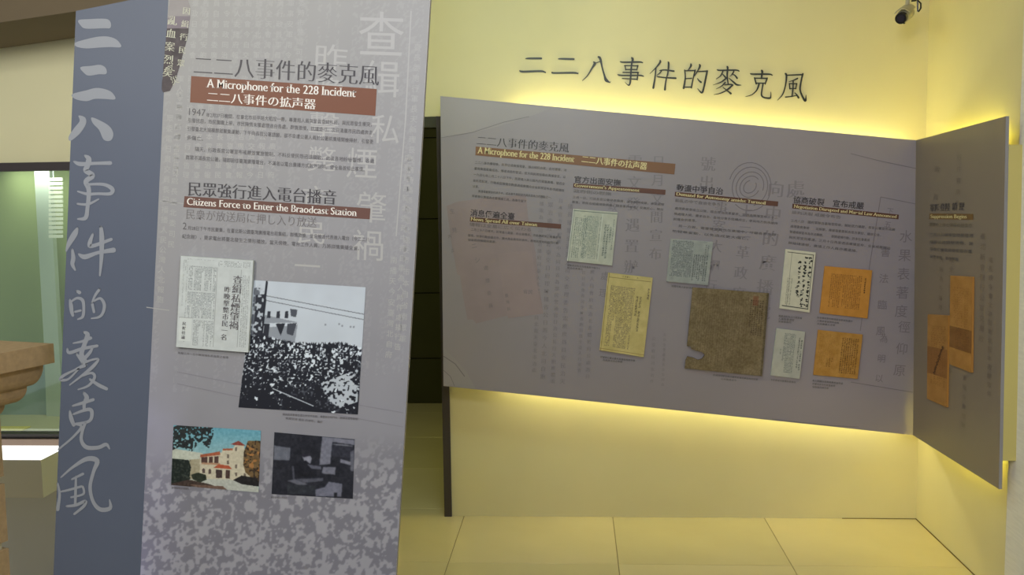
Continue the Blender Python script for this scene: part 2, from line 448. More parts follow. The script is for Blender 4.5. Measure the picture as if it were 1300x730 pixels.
for i in range(14):
    y0 = 226+i*5.5; a = PI_.at(71, y0); b = PI_.at(88, y0+3.6)
    o = box('slat', a.x, b.x, YL+.44, YL+.45, b.y, a.y, mat('reflected_slat', (240, 242, 235), .4) if i == 0 else bpy.data.materials['reflected_slat'], t)
t = thing('display_card', PI_.w(PI_.at(40, 548)), 'pale blue card standing low in the show window behind the stepped cap', 'card')
a = PI_.at(-60, 462); b = PI_.at(90, 546); box('card', a.x, b.x, YL+.53, YL+.56, zs, a.y, M_pblue, t)
t = thing('yellow_sheet', (floorpt(15, 545, zs).x, YL+.3, zs), 'small yellow sheet lying on the show window floor', 'sheet')
a = floorpt(-6, 545, zs); box('sheet', a.x, a.x+.13, YL+.12, YL+.3, zs, zs+.004, mat('yellow_card', (226, 214, 110), .6), t)
# slanted ceiling soffit, top left
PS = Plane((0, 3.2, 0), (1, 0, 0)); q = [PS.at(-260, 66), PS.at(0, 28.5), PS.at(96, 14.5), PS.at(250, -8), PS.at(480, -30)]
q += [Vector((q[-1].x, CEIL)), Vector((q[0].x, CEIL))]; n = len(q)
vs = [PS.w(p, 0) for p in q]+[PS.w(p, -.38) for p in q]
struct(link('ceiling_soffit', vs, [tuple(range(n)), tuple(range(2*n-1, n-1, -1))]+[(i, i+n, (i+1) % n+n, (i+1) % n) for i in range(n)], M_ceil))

# light box shelf under the window
BX = Plane((0, YL-.2, 0), (1, 0, 0)); a = BX.at(52, 582); b = BX.at(52, 632)
t = thing('light_box', (a.x-.6, YL-.1, b.y), 'cream box with a glowing white top under the show window', 'light box')
box('body', a.x-1.6, a.x, YL-.2, YL-.001, b.y, a.y-.006, mat('cream_box', (236, 230, 200), .6), t)
box('glowing_top', a.x-1.6, a.x, YL-.2, YL-.001, a.y-.006, a.y, mat('glowing_acrylic', (255, 255, 255), .5, emit=(1, 1, .97), strength=1.6), t)

# stepped stone pillar at the far left
M_stone = mat('tan_stone', (172, 146, 110), .85, .1, 60, bump=.4); M_stone2 = mat('orange_tan_stone_top', (205, 160, 98), .85, .1, 60, bump=.3)
zc = 0.0
dpt = 2.75
PP = Plane((0, dpt, 0), (1, 0, 0)); c0 = PP.w(PP.at(68, 436)); zt = c0.z
ang = math.radians(-38); du = Vector((math.cos(ang), math.sin(ang), 0)); dv = Vector((-du.y, du.x, 0))   # right corner at c0
def PX(px, py): return PP.at(px, py)
ctr = c0-du*.0
# square plan, its right-hand corner at c0: sides run to the near-left and the far-left
e1 = Vector((-.30, -.954, 0)); e2 = Vector((-.954, .30, 0)); SZ = .62
cen = c0+(e1+e2)*SZ/2; cen.z = 0
t = thing('stone_pillar', cen, 'tan stone pillar with a stepped overhanging cap at left edge', 'pillar')
def slab(name, half, z0, z1, m, rnd=0):
    V = []; Fc = []; prof = [(half, z0), (half, z1)] if not rnd else [(half-rnd*(1-math.sin(a)), z0+(z1-z0)*(1-math.cos(a))) for a in [k*math.pi/2/6 for k in range(7)]]
    if rnd: prof = [(half-rnd, z0)]+prof[1:]
    for hh, z in prof:
        for s1, s2 in ((-1, -1), (1, -1), (1, 1), (-1, 1)): V.append((cen+e1*hh*s1+e2*hh*s2).to_tuple()[:2]+(z,))
    n = len(prof)
    for i in range(n-1):
        for k in range(4): Fc.append((i*4+k, i*4+(k+1) % 4, (i+1)*4+(k+1) % 4, (i+1)*4+k))
    Fc += [(3, 2, 1, 0), tuple((n-1)*4+k for k in range(4))]
    return link(name, V, Fc, m, t)
sc = dpt/F*1.03
h0 = SZ/2; z = zt
slab('cap_slab', h0, z-.056, z, M_stone); z -= .056
for (ins, hh) in ((.021, .062), (.032, .045), (.042, .040)):
    h0 -= ins; slab('cap_step', h0, z-hh, z, M_stone, rnd=.03); z -= hh
h0 -= .010
# shaft blocks with recessed joints
zz = z; k = 0
slab('shaft_core', h0-.012, 0, z, mat('pale_joint', (216, 206, 176), .8))
while zz > .02:
    zb = max(0, zz-.19); slab('stone_block', h0, zb+.022*(zb > 0), zz, M_stone); zz = zb

# right pilaster
XP = XR-.035
PR0 = Plane((XP, 0, 0), (0, -1, 0))
yp = -PR0.at(1286.5, 400).x
wp = mat('white_grained_pilaster', (232, 228, 220), .8, .05, 12)
nt = wp.node_tree; nn = nt.nodes['Noise Texture']; mp = nt.nodes.new('ShaderNodeMapping'); mp.inputs['Scale'].default_value = (1, 1, 9)
nt.links.new(nt.nodes['Texture Coordinate'].outputs['Object'], mp.inputs[0]); nt.links.new(mp.outputs[0], nn.inputs['Vector'])
struct(box('wall_right_pilaster', XP, XR, yp-1.6, yp, 0, CEIL, wp))

# ------------------------------------------------------------------ back-lit wall panel
OFF = .15
PW = Plane((0, YB-OFF, 0), (1, 0, 0)); cor = PW.at(1163, 178)
XS = cor.x; PR = Plane((XS, 0, 0), (0, -1, 0))          # side panel plane, local x = -y
def slabpoly(name, pl, pts, th, m, parent, front=None):
    q = [pl.at(*p) for p in pts]; n = len(q); vs = [pl.w(p, 0) for p in q]+[pl.w(p, -th) for p in q]
    o = link(name, vs, [tuple(range(n)), tuple(range(2*n-1, n-1, -1))]+[(i, i+n, (i+1) % n+n, (i+1) % n) for i in range(n)], M_edge, parent)
    if front: o.data.materials.append(front); o.data.polygons[0].material_index = 1
    return o
BACKQ = [(559, 122), (1163, 178), (1159, 552.5), (563, 490)]
loc = PW.w(PW.at(860, 530)); loc.z -= 0
bp = thing('backlit_panel', loc, 'long grey backlit text panel slanting across the yellow wall', 'panel')
slabpoly('panel_board', PW, BACKQ, .012, M_edge, bp, M_pg)
# backing box and light tubes between board and wall
def inner(pl, pts, th0, th1, name, m, parent):
    q = [pl.at(*p) for p in pts]; n = len(q); vs = [pl.w(p, -th0) for p in q]+[pl.w(p, -th1) for p in q]
    return link(name, vs, [tuple(range(n)), tuple(range(2*n-1, n-1, -1))]+[(i, i+n, (i+1) % n+n, (i+1) % n) for i in range(n)], m, parent)
inner(PW, [(580, 150), (1150, 206), (1148, 520), (583, 465)], .0122, OFF-.001, 'backing_box', M_boxback, bp)
def lamp(pl, p0, p1, name, m, parent, dep=.112, r=.010):
    a = pl.w(pl.at(*p0), -dep); b = pl.w(pl.at(*p1), -dep); V, Fc = tube([a, b], r, 10); return link(name, V, Fc, m, parent, label='glowing light tube')
E1 = mat('tube_warm_white', (255, 250, 200), .5, emit=(1, .95, .46), strength=25)
E1b = mat('tube_warm_white_low', (255, 250, 200), .5, emit=(1, .96, .54), strength=23)
E2 = mat('tube_yellow', (255, 235, 120), .5, emit=(1, .90, .12), strength=22)
lamp(PW, (655, 145), (1158, 193), 'light_tube', E1, bp)
lamp(PW, (640, 483), (1154, 537), 'light_tube', E1b, bp)

sp_loc = PR.w(PR.at(1215, 590)); sp = thing('side_panel', sp_loc, 'narrow grey backlit text panel on the right wall, joined at the corner', 'panel')
SIDEQ = [(1163, 178), (1277, 147.5), (1268, 621), (1159, 552.5)]
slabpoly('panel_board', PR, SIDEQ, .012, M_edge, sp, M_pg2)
inner(PR, [(1171, 200), (1276.5, 184), (1268.7, 585), (1167, 535)], .0122, XR-XS-.001, 'backing_box', M_boxback, sp)
lamp(PR, (1168, 188), (1244, 170), 'light_tube', E2, sp, (XR-XS)*.72, .008); lamp(PR, (1166, 543), (1238, 586), 'light_tube', E2, sp, (XR-XS)*.72, .008)

# --- print on the back panel
pk = Ink(PW)
pts = [(20, 92), (60, 76), (200, 58), (315, 52), (322, 130), (335, 190), (350, 262), (362, 380), (378, 482), (330, 488), (270, 492), (190, 512), (130, 528), (118, 512), (98, 514), (82, 430), (70, 350), (60, 345), (40, 240)]
pk.quad(*[(560+x/2.92, 230+y/2.92) for x, y in pts]).link('old_paper', mat('faded_pink_paper', (154, 138, 144), .6, .05, 9), bp, .0006, label='faded pink torn letter printed on the panel')
pk = Ink(PW).quad((632, 322), (675, 318), (685, 380), (690, 398), (645, 404), (638, 370)); pk.link('old_paper_fold', mat('faded_pink_fold', (157, 140, 145), .6, .04, 9), bp, .0010)
g = Ink(PW)
g.col('處理委員', (617, 340), (623, 388), 6); g.col('臺灣民', (643, 375), (646, 392), 5); g.line('省民', (664, 372), (676, 373), 6)
g.col('生見', (574, 268), (577, 292), 7); g.col('丙正', (571, 300), (575, 318), 5); g.col('ニシ', (602, 312), (606, 330), 8)
g.link('old_handwriting', M_pghost, bp, .0014)
# ghosted columns of large newsprint
g = Ink(PW)
g.col('日月文間宣布', (836, 205), (832, 322), 17, MINGB); g.col('電文發遇置辦法', (806, 205), (800, 365), 19, MINGB); g.col('政府大元處理', (778, 262), (766, 372), 12)
g.col('向中的廣播電', (985, 240), (968, 395), 22, MINGB); g.col('上三革政府', (948, 268), (938, 372), 18, MINGB); g.col('事案大綱行', (916, 262), (902, 362), 17, MINGB); g.col('號出', (899, 208), (897, 232), 20, MINGB); g.col('處', (1010, 240), (1010, 240), 24, MINGB)
g.link('ghost_character', M_pghost2, bp, .0008, split=True)
g = Ink(PW); rr = random.Random(3); POOL = '臺灣省政府委員會為處理事件民眾軍警人員公告全體同胞市長官中南北部行政電臺廣播司令治安交通委員自新時日本報今天'
for (x, y0, y1, e) in [(688, 250, 470, 6), (699, 260, 478, 7), (712, 255, 484, 6), (724, 262, 484, 7), (752, 345, 478, 6), (741, 346, 470, 5), (830, 430, 484, 5), (844, 425, 488, 4)]:
    n = int((y1-y0)/(e*1.35)); g.col(''.join(rr.choice(POOL) for _ in range(n)), (x, y0), (x-(y1-y0)*.045, y1), e, MINGB)
g.link('ghost_column', M_pghost2, bp, .0009)
# fingerprint rings and ruled frame
g = Ink(PW)
for k, (rx, ry) in enumerate([(9, 7), (14, 12), (19, 17), (24, 23), (28, 29)]):
    cx, cy = 952, 237; th = math.radians(-35)
    g.stroke([(cx+rx*math.cos(a)*math.cos(th)-ry*.7*math.sin(a)*math.sin(th)*1.2, cy+rx*math.cos(a)*math.sin(th)+ry*1.1*math.sin(a)*math.cos(th)) for a in [q*math.pi/14+k for q in range(24)]], 1.1)
g.stroke([(1118, 250), (1163, 259)], 1); g.stroke([(1118, 250), (1105, 330), (1092, 420)], 1); g.stroke([(1080, 485), (1159, 498)], 1)
g.stroke([(560, 175), (600, 168), (640, 155), (672, 148)], .8); g.stroke([(563, 452), (578, 462), (590, 478)], 1.2); g.stroke([(563, 470), (572, 478), (577, 490)], .8); g.stroke([(1080, 195), (1120, 205), (1163, 214)], 1)
g.stroke([(980, 532), (1050, 540), (1090, 542)], .7)
g.link('printed_line', M_pghost, bp, .0011, split=True)
g = Ink(PW); g.quad((560, 124), (700, 137), (668, 150), (620, 164), (560, 176)); g.link('paper_curl', M_pghost3, bp, .0005)
g = Ink(PW); g.quad((563.5, 442), (578, 456), (592, 472), (604, 493.8), (563.8, 489.5)); g.link('paper_curl', M_pghost3, bp, .0005)
# ghosted brush handwriting near the corner
g = Ink(PW)
g.col('水果表著度', (1150, 300), (1144, 395), 17); g.col('書法臨風', (1124, 320), (1118, 420), 13); g.col('徑仰原', (1148, 415), (1142, 470), 16); g.col('為明以', (1122, 430), (1116, 480), 11); g.col('下五', (1130, 268), (1127, 285), 9)
g.link('ghost_character', M_pghost, bp, .0012, split=True)
# headings
Each(PW).line('二二八事件的麥克風', (605, 183), (722, 193), 13.5, MING).link('title_character', M_ink, bp, .0018)
Ink(PW).quad((604, 186), (857.5, 208), (856, 221.5), (603.5, 197)).link('title_bar', M_brown2, bp, .0016)
Ink(PW).line('A Microphone for the 228 Incident', (606, 194.5), (729, 206), 12.0, SER).line('二二八事件の拡声器', (738, 205.5), (821, 215), 10.2, dict(ex=.03, ey=0.0)).link('title_lettering', M_cream, bp, .0022)
def block(ink, rows, em): 
    for (b, x0, y0, x1, y1) in rows: ink.line(b, (x0, y0), (x1, y1), em)
i_ = Ink(PW)
T1 = ['二二八事件爆發後，民眾佔領廣播電臺，播出緝菸血案，各地響應，消', '臺灣廣播電臺成為，傳達消息的管道，官方與民間皆藉由廣播發言，以', '一九四七年二月二十八日下午，民眾進入新公園內的電臺廣播，號召全', '省民眾起來，行政長官陳儀也數度透過廣播向全省民眾宣布各項處理辦']
for k, b in enumerate(T1): i_.line(b, (603-k*.9, 207.5+k*7.6), (719-k*1, 217.5+k*8.6), 3.8)
i_.line('法事。', (600, 238), (608, 238.6), 3.8)
i_.line('廣播電臺掌控在誰手中，成為事件期間官方與民間角力的焦點之一，', (607, 244), (700, 252), 3.6); i_.line('兩者皆以廣播為主要傳播工具，為事件留下', (599, 250), (668, 257), 3.6)
def section(head, eng, hp, he, hem, bar, ep, ee, eem, jp, jline, lines):
    Each(PW).line(head, hp, he, hem, dict(ex=.012, ey=.004)).link('heading_character', M_ink, bp, .0018)
    Ink(PW).quad(*bar).link('heading_bar', M_brown, bp, .0016)
    Ink(PW).line(eng, ep, ee, eem, SER).link('heading_lettering', M_cream, bp, .0022)
    Ink(PW).line(jline, *jp).link('subheading', M_ink3, bp, .0018)
section('消息傳遍全臺', 'News Spread All over Taiwan', (597, 273.5), (653, 278.5), 9.6, [(597, 275.5), (712.5, 284.5), (712, 290.5), (596.5, 281)], (597.5, 280), (682, 287.4), 6.4, [(596, 286.5), (674, 293.5), 5], '情報は全島に広く伝わる', [])
section('官方出面安撫', "Government's Appeasement", (729, 231), (788, 235.6), 9.2, [(728, 232.5), (845, 241), (844.5, 247.3), (727.5, 238)], (729, 237), (812, 243.6), 5.8, [(728, 244), (776, 248), 4.8], '政府側の慰撫', [])
section('動盪中爭自治', 'Demand for Autonomy amidst Turmoil', (858.5, 241.5), (917.5, 246.5), 9.4, [(857, 243.5), (988, 255.8), (987.3, 262), (856.5, 249.2)], (858.5, 248), (972, 259.8), 5.8, [(857, 256), (914, 261.5), 4.6], '動乱の中で自治を争う', [])
section('協商破裂 宣布戒嚴', 'Negotiation Disrupted and Martial Law Announced', (1006.5, 257), (1089, 264.5), 9.6, [(1006, 258.5), (1141, 272.5), (1140.5, 278.5), (1005.5, 264.5)], (1007.5, 263.6), (1138, 277), 5.8, [(1005, 271), (1067, 277.5), 4.6], '談判決裂 戒厳令布告', [])
i_.line('二月二十八日當天，民眾進入電臺，向全島播送，消息傳開後，全臺各地', (598, 292.5), (712, 303), 3.5); i_.line('響應，抗爭行動由臺北市，擴大為全島性的事件，各地民眾紛紛起而行動', (594, 300), (709, 310), 3.5); i_.line('接收政府機關與電臺。', (594, 305.5), (630, 308.5), 3.5)
i_.line('三月一日，行政長官公署發表廣播，宣布解除戒嚴，承諾處理', (727, 251.5), (843, 261), 3.5); i_.line('善後，官民合組處理委員會，調查事件經過，安撫民心，釋放', (726, 257.5), (842, 267.5), 3.5)
for k, b in enumerate(['處理委員會成立以後，提出政治改革要求，並透過廣播宣布三十二', '條處理大綱，要求自治，各地分會亦陸續成立，參與地方秩序維持', '與糧食供應等。']): i_.line(b, (856.5-k, 265.5+k*7), ((987 if k < 2 else 884), (278 if k < 2 else 267.5)+k*7), 3.6)
i_.line('另一方面，電臺播音員也在廣播中，呼籲各界冷靜', (861, 288), (985, 299.5), 3.6); i_.line('勿輕舉妄動，以免造成更大傷亡。', (853, 294.5), (950, 304.5), 3.6)
for k, b in enumerate(['三月八日　國府軍隊自基隆登陸後，開始武力鎮壓，長官公署宣布戒嚴', '處理委員會被　　迫解散，廣播電臺重新由官方掌控，播放公告，', '警備總部宣布為非法團體，　　展開逮捕行動，許多社會菁英', '與民眾受到牽連，三月十日再度透過廣播宣布，全省戒嚴開始', '與綏靖清鄉，廣播工作人員亦遭逮捕。']):
    i_.line(b, (1004-k*.9, 281.5+k*7), ([1136, 1118, 1104, 1130, 1088][k], [293, 300, 306.5, 316.5, 320][k]), 3.8)
cp = Ink(PW)                                            # captions
for (x0, y0, x1, y1) in [(720, 335.5, 762, 340), (720, 339, 740, 341), (762, 452, 806, 457), (765, 456, 790, 458.5), (852, 362, 880, 365), (905, 475, 962, 481), (915, 480, 935, 482), (988, 400, 1018, 403), (988, 403.5, 1008, 405.5), (988, 407, 1004, 408.5), (1037, 402, 1082, 407), (1037, 406, 1065, 409), (1037, 410, 1060, 412), (978, 481, 1010, 484.5), (1031, 482, 1070, 486), (1031, 486, 1060, 489), (1031, 490, 1052, 492)]:
    n = max(4, int((x1-x0)/2.9)); cp.line(''.join(rr.choice(POOL) for _ in range(n)), (x0, y0+2), (x1, y1+2), 2.9)
i_.link('body_text', M_ink2, bp, .0018); cp.link('captions', M_ink2, bp, .0018)

# --- print on the side panel
Ink(PR).line('軍隊登陸 鎮 壓', (1181, 268), (1225, 266), 10.5, MINGB).link('heading_character', M_ink, sp, .0018)
Ink(PR).quad((1180.5, 271), (1236, 271.5), (1236, 279), (1180, 278)).link('heading_bar', mat('ochre_brown_bar', (118, 88, 44), .5), sp, .0016)
Ink(PR).line('Suppression Begins', (1182, 276.8), (1228, 277.2), 6.5, SER).link('heading_lettering', M_cream, sp, .0022)
Ink(PR).line('軍隊の上陸と弾圧の始まり', (1180, 287), (1234, 288.5), 5.5).link('subheading', mat('side_soft_ink', (112, 102, 84), .5), sp, .0018)
g = Ink(PR)
for k, b in enumerate(['三月八日國軍登陸基隆港', '隨即沿途鎮壓清鄉，民', '眾傷亡慘重廣播電臺亦遭', '接管清查，事件落幕']): g.line(b, (1181, 299.5+k*9.2), ([1236, 1236, 1234, 1217][k], 301+k*10.2), 4.6)
g.link('body_text', M_ink2, sp, .0018)
g = Ink(PR)
for (x, y0, y1, e) in [(1190, 215, 250, 9), (1208, 330, 470, 8), (1218, 200, 258, 8), (1248, 300, 430, 9), (1258, 330, 500, 8), (1225, 480, 540, 7), (1196, 318, 390, 7)]:
    n = int((y1-y0)/(e*1.3)); g.col(''.join(rr.choice(POOL) for _ in range(n)), (x, y0), (x-2, y1), e, ew=e*.8)
g.link('ghost_column', mat('side_ghost_ink', (116, 104, 96), .5), sp, .0008)

# ------------------------------------------------------------------ mounted documents
def doc(name, label, cat, pl, cor, img, edge, lift, th=.008, clip=None, group='documents mounted on the exhibition boards'):
    q = [pl.at(*p) for p in cor]; b = (q[2]+q[3])/2
    t = thing(name, pl.w(b, lift), label, cat, group)
    if clip is None:
        vs = [pl.w(p, lift+th) for p in q]+[pl.w(p, lift) for p in q]
        link('mount', vs, [(0, 1, 2, 3), (7, 6, 5, 4)]+[(i, i+4, (i+1) % 4+4, (i+1) % 4) for i in range(4)], edge, t)
    else:
        TL, TR, BR, BL = q; B = lambda u, v: (TL*(1-u)+TR*u)*(1-v)+(BL*(1-u)+BR*u)*v
        pp = [B(*c) for c in clip]; n = len(pp); vs = [pl.w(p, lift+th) for p in pp]+[pl.w(p, lift) for p in pp]
        link('mount', vs, [tuple(range(n)), tuple(range(2*n-1, n-1, -1))]+[(i, i+n, (i+1) % n+n, (i+1) % n) for i in range(n)], edge, t)
    cl = None
    if clip is not None: h, w = img.shape[:2]; cl = pmask(img.shape, [(u*w, v*h) for u, v in clip])
    grid('printed_sheet', pl, cor, img, M_print, t, lift+th+.0005, clip=cl)
    return t
def paper(w, h, c, seed, amt=12, k=14):
    im = canvas(w, h, c); im += (fbm(h, w, k, seed)-.5)[..., None]*amt*2; im += (np.random.default_rng(seed).random((h, w, 1))-.5)*amt*.6; return im
E_pale = mat('pale_mount', (196, 204, 196), .6); E_yel = mat('yellow_mount', (196, 178, 100), .6); E_or = mat('orange_mount', (186, 132, 60), .6); E_br = mat('brown_mount', (96, 76, 48), .6)
# pale green-grey clipping
im = paper(120, 140, (190, 192, 182), 1); textmarks(im, 8, 42, 22, 132, 3, 3, 2, (90, 105, 105), 2, .55); textmarks(im, 30, 78, 16, 130, 2, 3, 1, (100, 118, 118), 3, .6); textmarks(im, 84, 108, 34, 128, 5, 5, 2, (70, 84, 86), 4, .6); textmarks(im, 109, 114, 20, 120, 3, 4, 2, (100, 112, 112), 5)
im[4:6, :] = (120, 130, 128); im[:, 3:4] = (120, 130, 128); im[8:130, 80:81] = (220, 226, 220); im[:, :2] = (215, 220, 214)
doc('newspaper_clipping', 'pale green-grey clipping below the second heading on the long panel', 'clipping', PW, [(728, 265), (784, 269.5), (777, 337), (720, 331)], im, E_pale, .001)
# yellow clipping
im = paper(110, 190, (204, 188, 128), 11); textmarks(im, 8, 70, 30, 178, 3, 3, 1, (110, 92, 84), 12, .6); textmarks(im, 72, 88, 48, 150, 5, 6, 3, (92, 78, 66), 13, .6); textmarks(im, 94, 106, 26, 120, 5, 6, 3, (92, 78, 70), 14, .6); im[10:11, 4:106] = (110, 90, 50); textmarks(im, 35, 75, 4, 9, 3, 3, 2, (96, 80, 50), 15); im[:, 3:4] = (140, 116, 60); im[184:185] = (140, 116, 60)
doc('newspaper_clipping', 'narrow yellow clipping at the lower centre of the long panel', 'clipping', PW, [(772, 346), (828.5, 352.5), (817, 453), (761, 444)], im, E_yel, .001)
# blue-grey clipping
im = paper(120, 125, (160, 164, 164), 21); textmarks(im, 4, 66, 4, 110, 3, 3, 1, (78, 86, 94), 22, .6); textmarks(im, 68, 110, 40, 116, 4, 4, 2, (62, 68, 72), 23, .6); textmarks(im, 100, 110, 10, 100, 4, 5, 2, (96, 104, 106), 24)
doc('newspaper_clipping', 'blue-grey clipping whose corner touches the big brown document', 'clipping', PW, [(851.5, 303), (905, 307), (898.5, 362), (846, 357)], im, E_pale, .001)
# big brown torn document
im = paper(200, 210, (128, 112, 84), 31, 16, 22); im[...] += (noise(210, 200, 3, 8)[..., None]-.5)*26; textmarks(im, 14, 150, 14, 196, 3, 3, 3, (84, 66, 44), 32, .5, .5); textmarks(im, 150, 188, 20, 110, 4, 4, 2, (64, 48, 34), 33, .6); im[10:34, 160:174] = im[10:34, 160:174]*.6+np.array((130, 60, 40))*.4
im[:, 194:] *= .8
clip = [(0, 0), (1, 0), (1, 1), (0, 1), (0, .9), (.02, .85), (.1, .86), (.16, .88), (.21, .86), (.24, .81), (.2, .775), (.12, .765), (.06, .75), (.045, .72), (0, .72)]
doc('torn_document', 'large brown torn document with a ragged bite out of its left edge', 'document', PW, [(879, 364.5), (975.5, 372), (967, 477), (869, 467)], im, E_br, .004, clip=clip)
# white calligraphy sheet
im = paper(110, 190, (212, 208, 190), 41, 6); r = np.random.default_rng(4)
for cx_ in (94, 76, 58):
    for k in range(11 if cx_ > 60 else 8):
        cy_ = 18+k*15+(0 if cx_ > 60 else 20)
        for _ in range(5):
            ell(im, cx_+r.normal()*2.6, cy_+r.normal()*3, 1.4+r.random()*3, .9+r.random()*1.8, (36, 36, 36))
textmarks(im, 16, 36, 90, 178, 4, 4, 3, (100, 100, 90), 43, .5)
for a_, b_ in (((8, 8), (104, 9)), ((8, 178), (104, 180))): im[a_[1]:b_[1]+1, a_[0]:b_[0]] = (70, 70, 66)
im[8:180, 101:103] = (70, 70, 66); im[8:180, 24:25] = (110, 110, 100)
doc('calligraphy_sheet', 'white sheet of black brush calligraphy in a ruled frame', 'document', PW, [(997, 316), (1035, 320.5), (1027, 396.5), (989, 391)], im, E_pale, .001)
# orange document
im = paper(130, 125, (200, 140, 62), 51, 8); textmarks(im, 18, 104, 18, 108, 3, 3, 2, (112, 72, 34), 52, .62); textmarks(im, 110, 116, 22, 64, 4, 4, 3, (60, 40, 24), 53, .8)
doc('orange_document', 'bright orange handwritten document at the right of the long panel', 'document', PW, [(1046.5, 337.5), (1106.5, 343), (1100.5, 404), (1040, 397)], im, E_or, .001)
# small pale clipping
im = paper(80, 130, (184, 184, 176), 61, 8); textmarks(im, 24, 56, 10, 120, 3, 3, 1, (92, 100, 104), 62, .6); textmarks(im, 60, 76, 18, 108, 4, 5, 3, (64, 70, 72), 63, .6); textmarks(im, 12, 20, 55, 90, 3, 4, 2, (80, 84, 84), 64)
doc('newspaper_clipping', 'small pale grey clipping under the white calligraphy sheet', 'clipping', PW, [(985.5, 416.5), (1021.5, 421), (1014.5, 480.5), (978, 476)], im, E_pale, .001)
# ochre document
im = paper(125, 125, (186, 138, 68), 71, 14); textmarks(im, 6, 66, 8, 110, 2, 3, 2, (140, 100, 50), 72, .5, .6); textmarks(im, 70, 116, 14, 116, 4, 4, 2, (76, 50, 28), 73, .6); textmarks(im, 30, 50, 70, 100, 4, 4, 3, (96, 66, 30), 74)
doc('ochre_document', 'ochre printed document below the bright orange one', 'document', PW, [(1038, 418.5), (1094.5, 424.5), (1088, 480.5), (1032, 475.5)], im, E_or, .001)
# two strips on the side panel
im = paper(60, 160, (170, 124, 66), 81, 12); textmarks(im, 8, 50, 20, 90, 2, 3, 2, (120, 76, 30), 82, .5, .6); im[90:128] *= np.array([.78, .74, .74]); textmarks(im, 16, 52, 90, 130, 2, 3, 2, (80, 50, 26), 83, .5, .6)
doc('orange_slip', 'taller orange paper slip, upper of the two on the side panel', 'document', PR, [(1209.5, 350), (1237.5, 351.5), (1236, 473), (1208, 462)], im, E_or, .001)
im = paper(50, 160, (164, 120, 64), 91, 12); im[60:110] *= np.array([.85, .8, .8]); textmarks(im, 8, 44, 20, 130, 2, 3, 2, (110, 70, 28), 92, .5, .6)
for k in range(60): ell(im, 38-k*.35+r.normal(), 55+k*.9, 1.5, 1.2, (80, 48, 22))
doc('orange_slip', 'shorter orange paper slip, lower left of the two on the side panel', 'document', PR, [(1180.5, 399), (1206.5, 400.5), (1204.5, 517), (1179.5, 506)], im, E_or, .001)

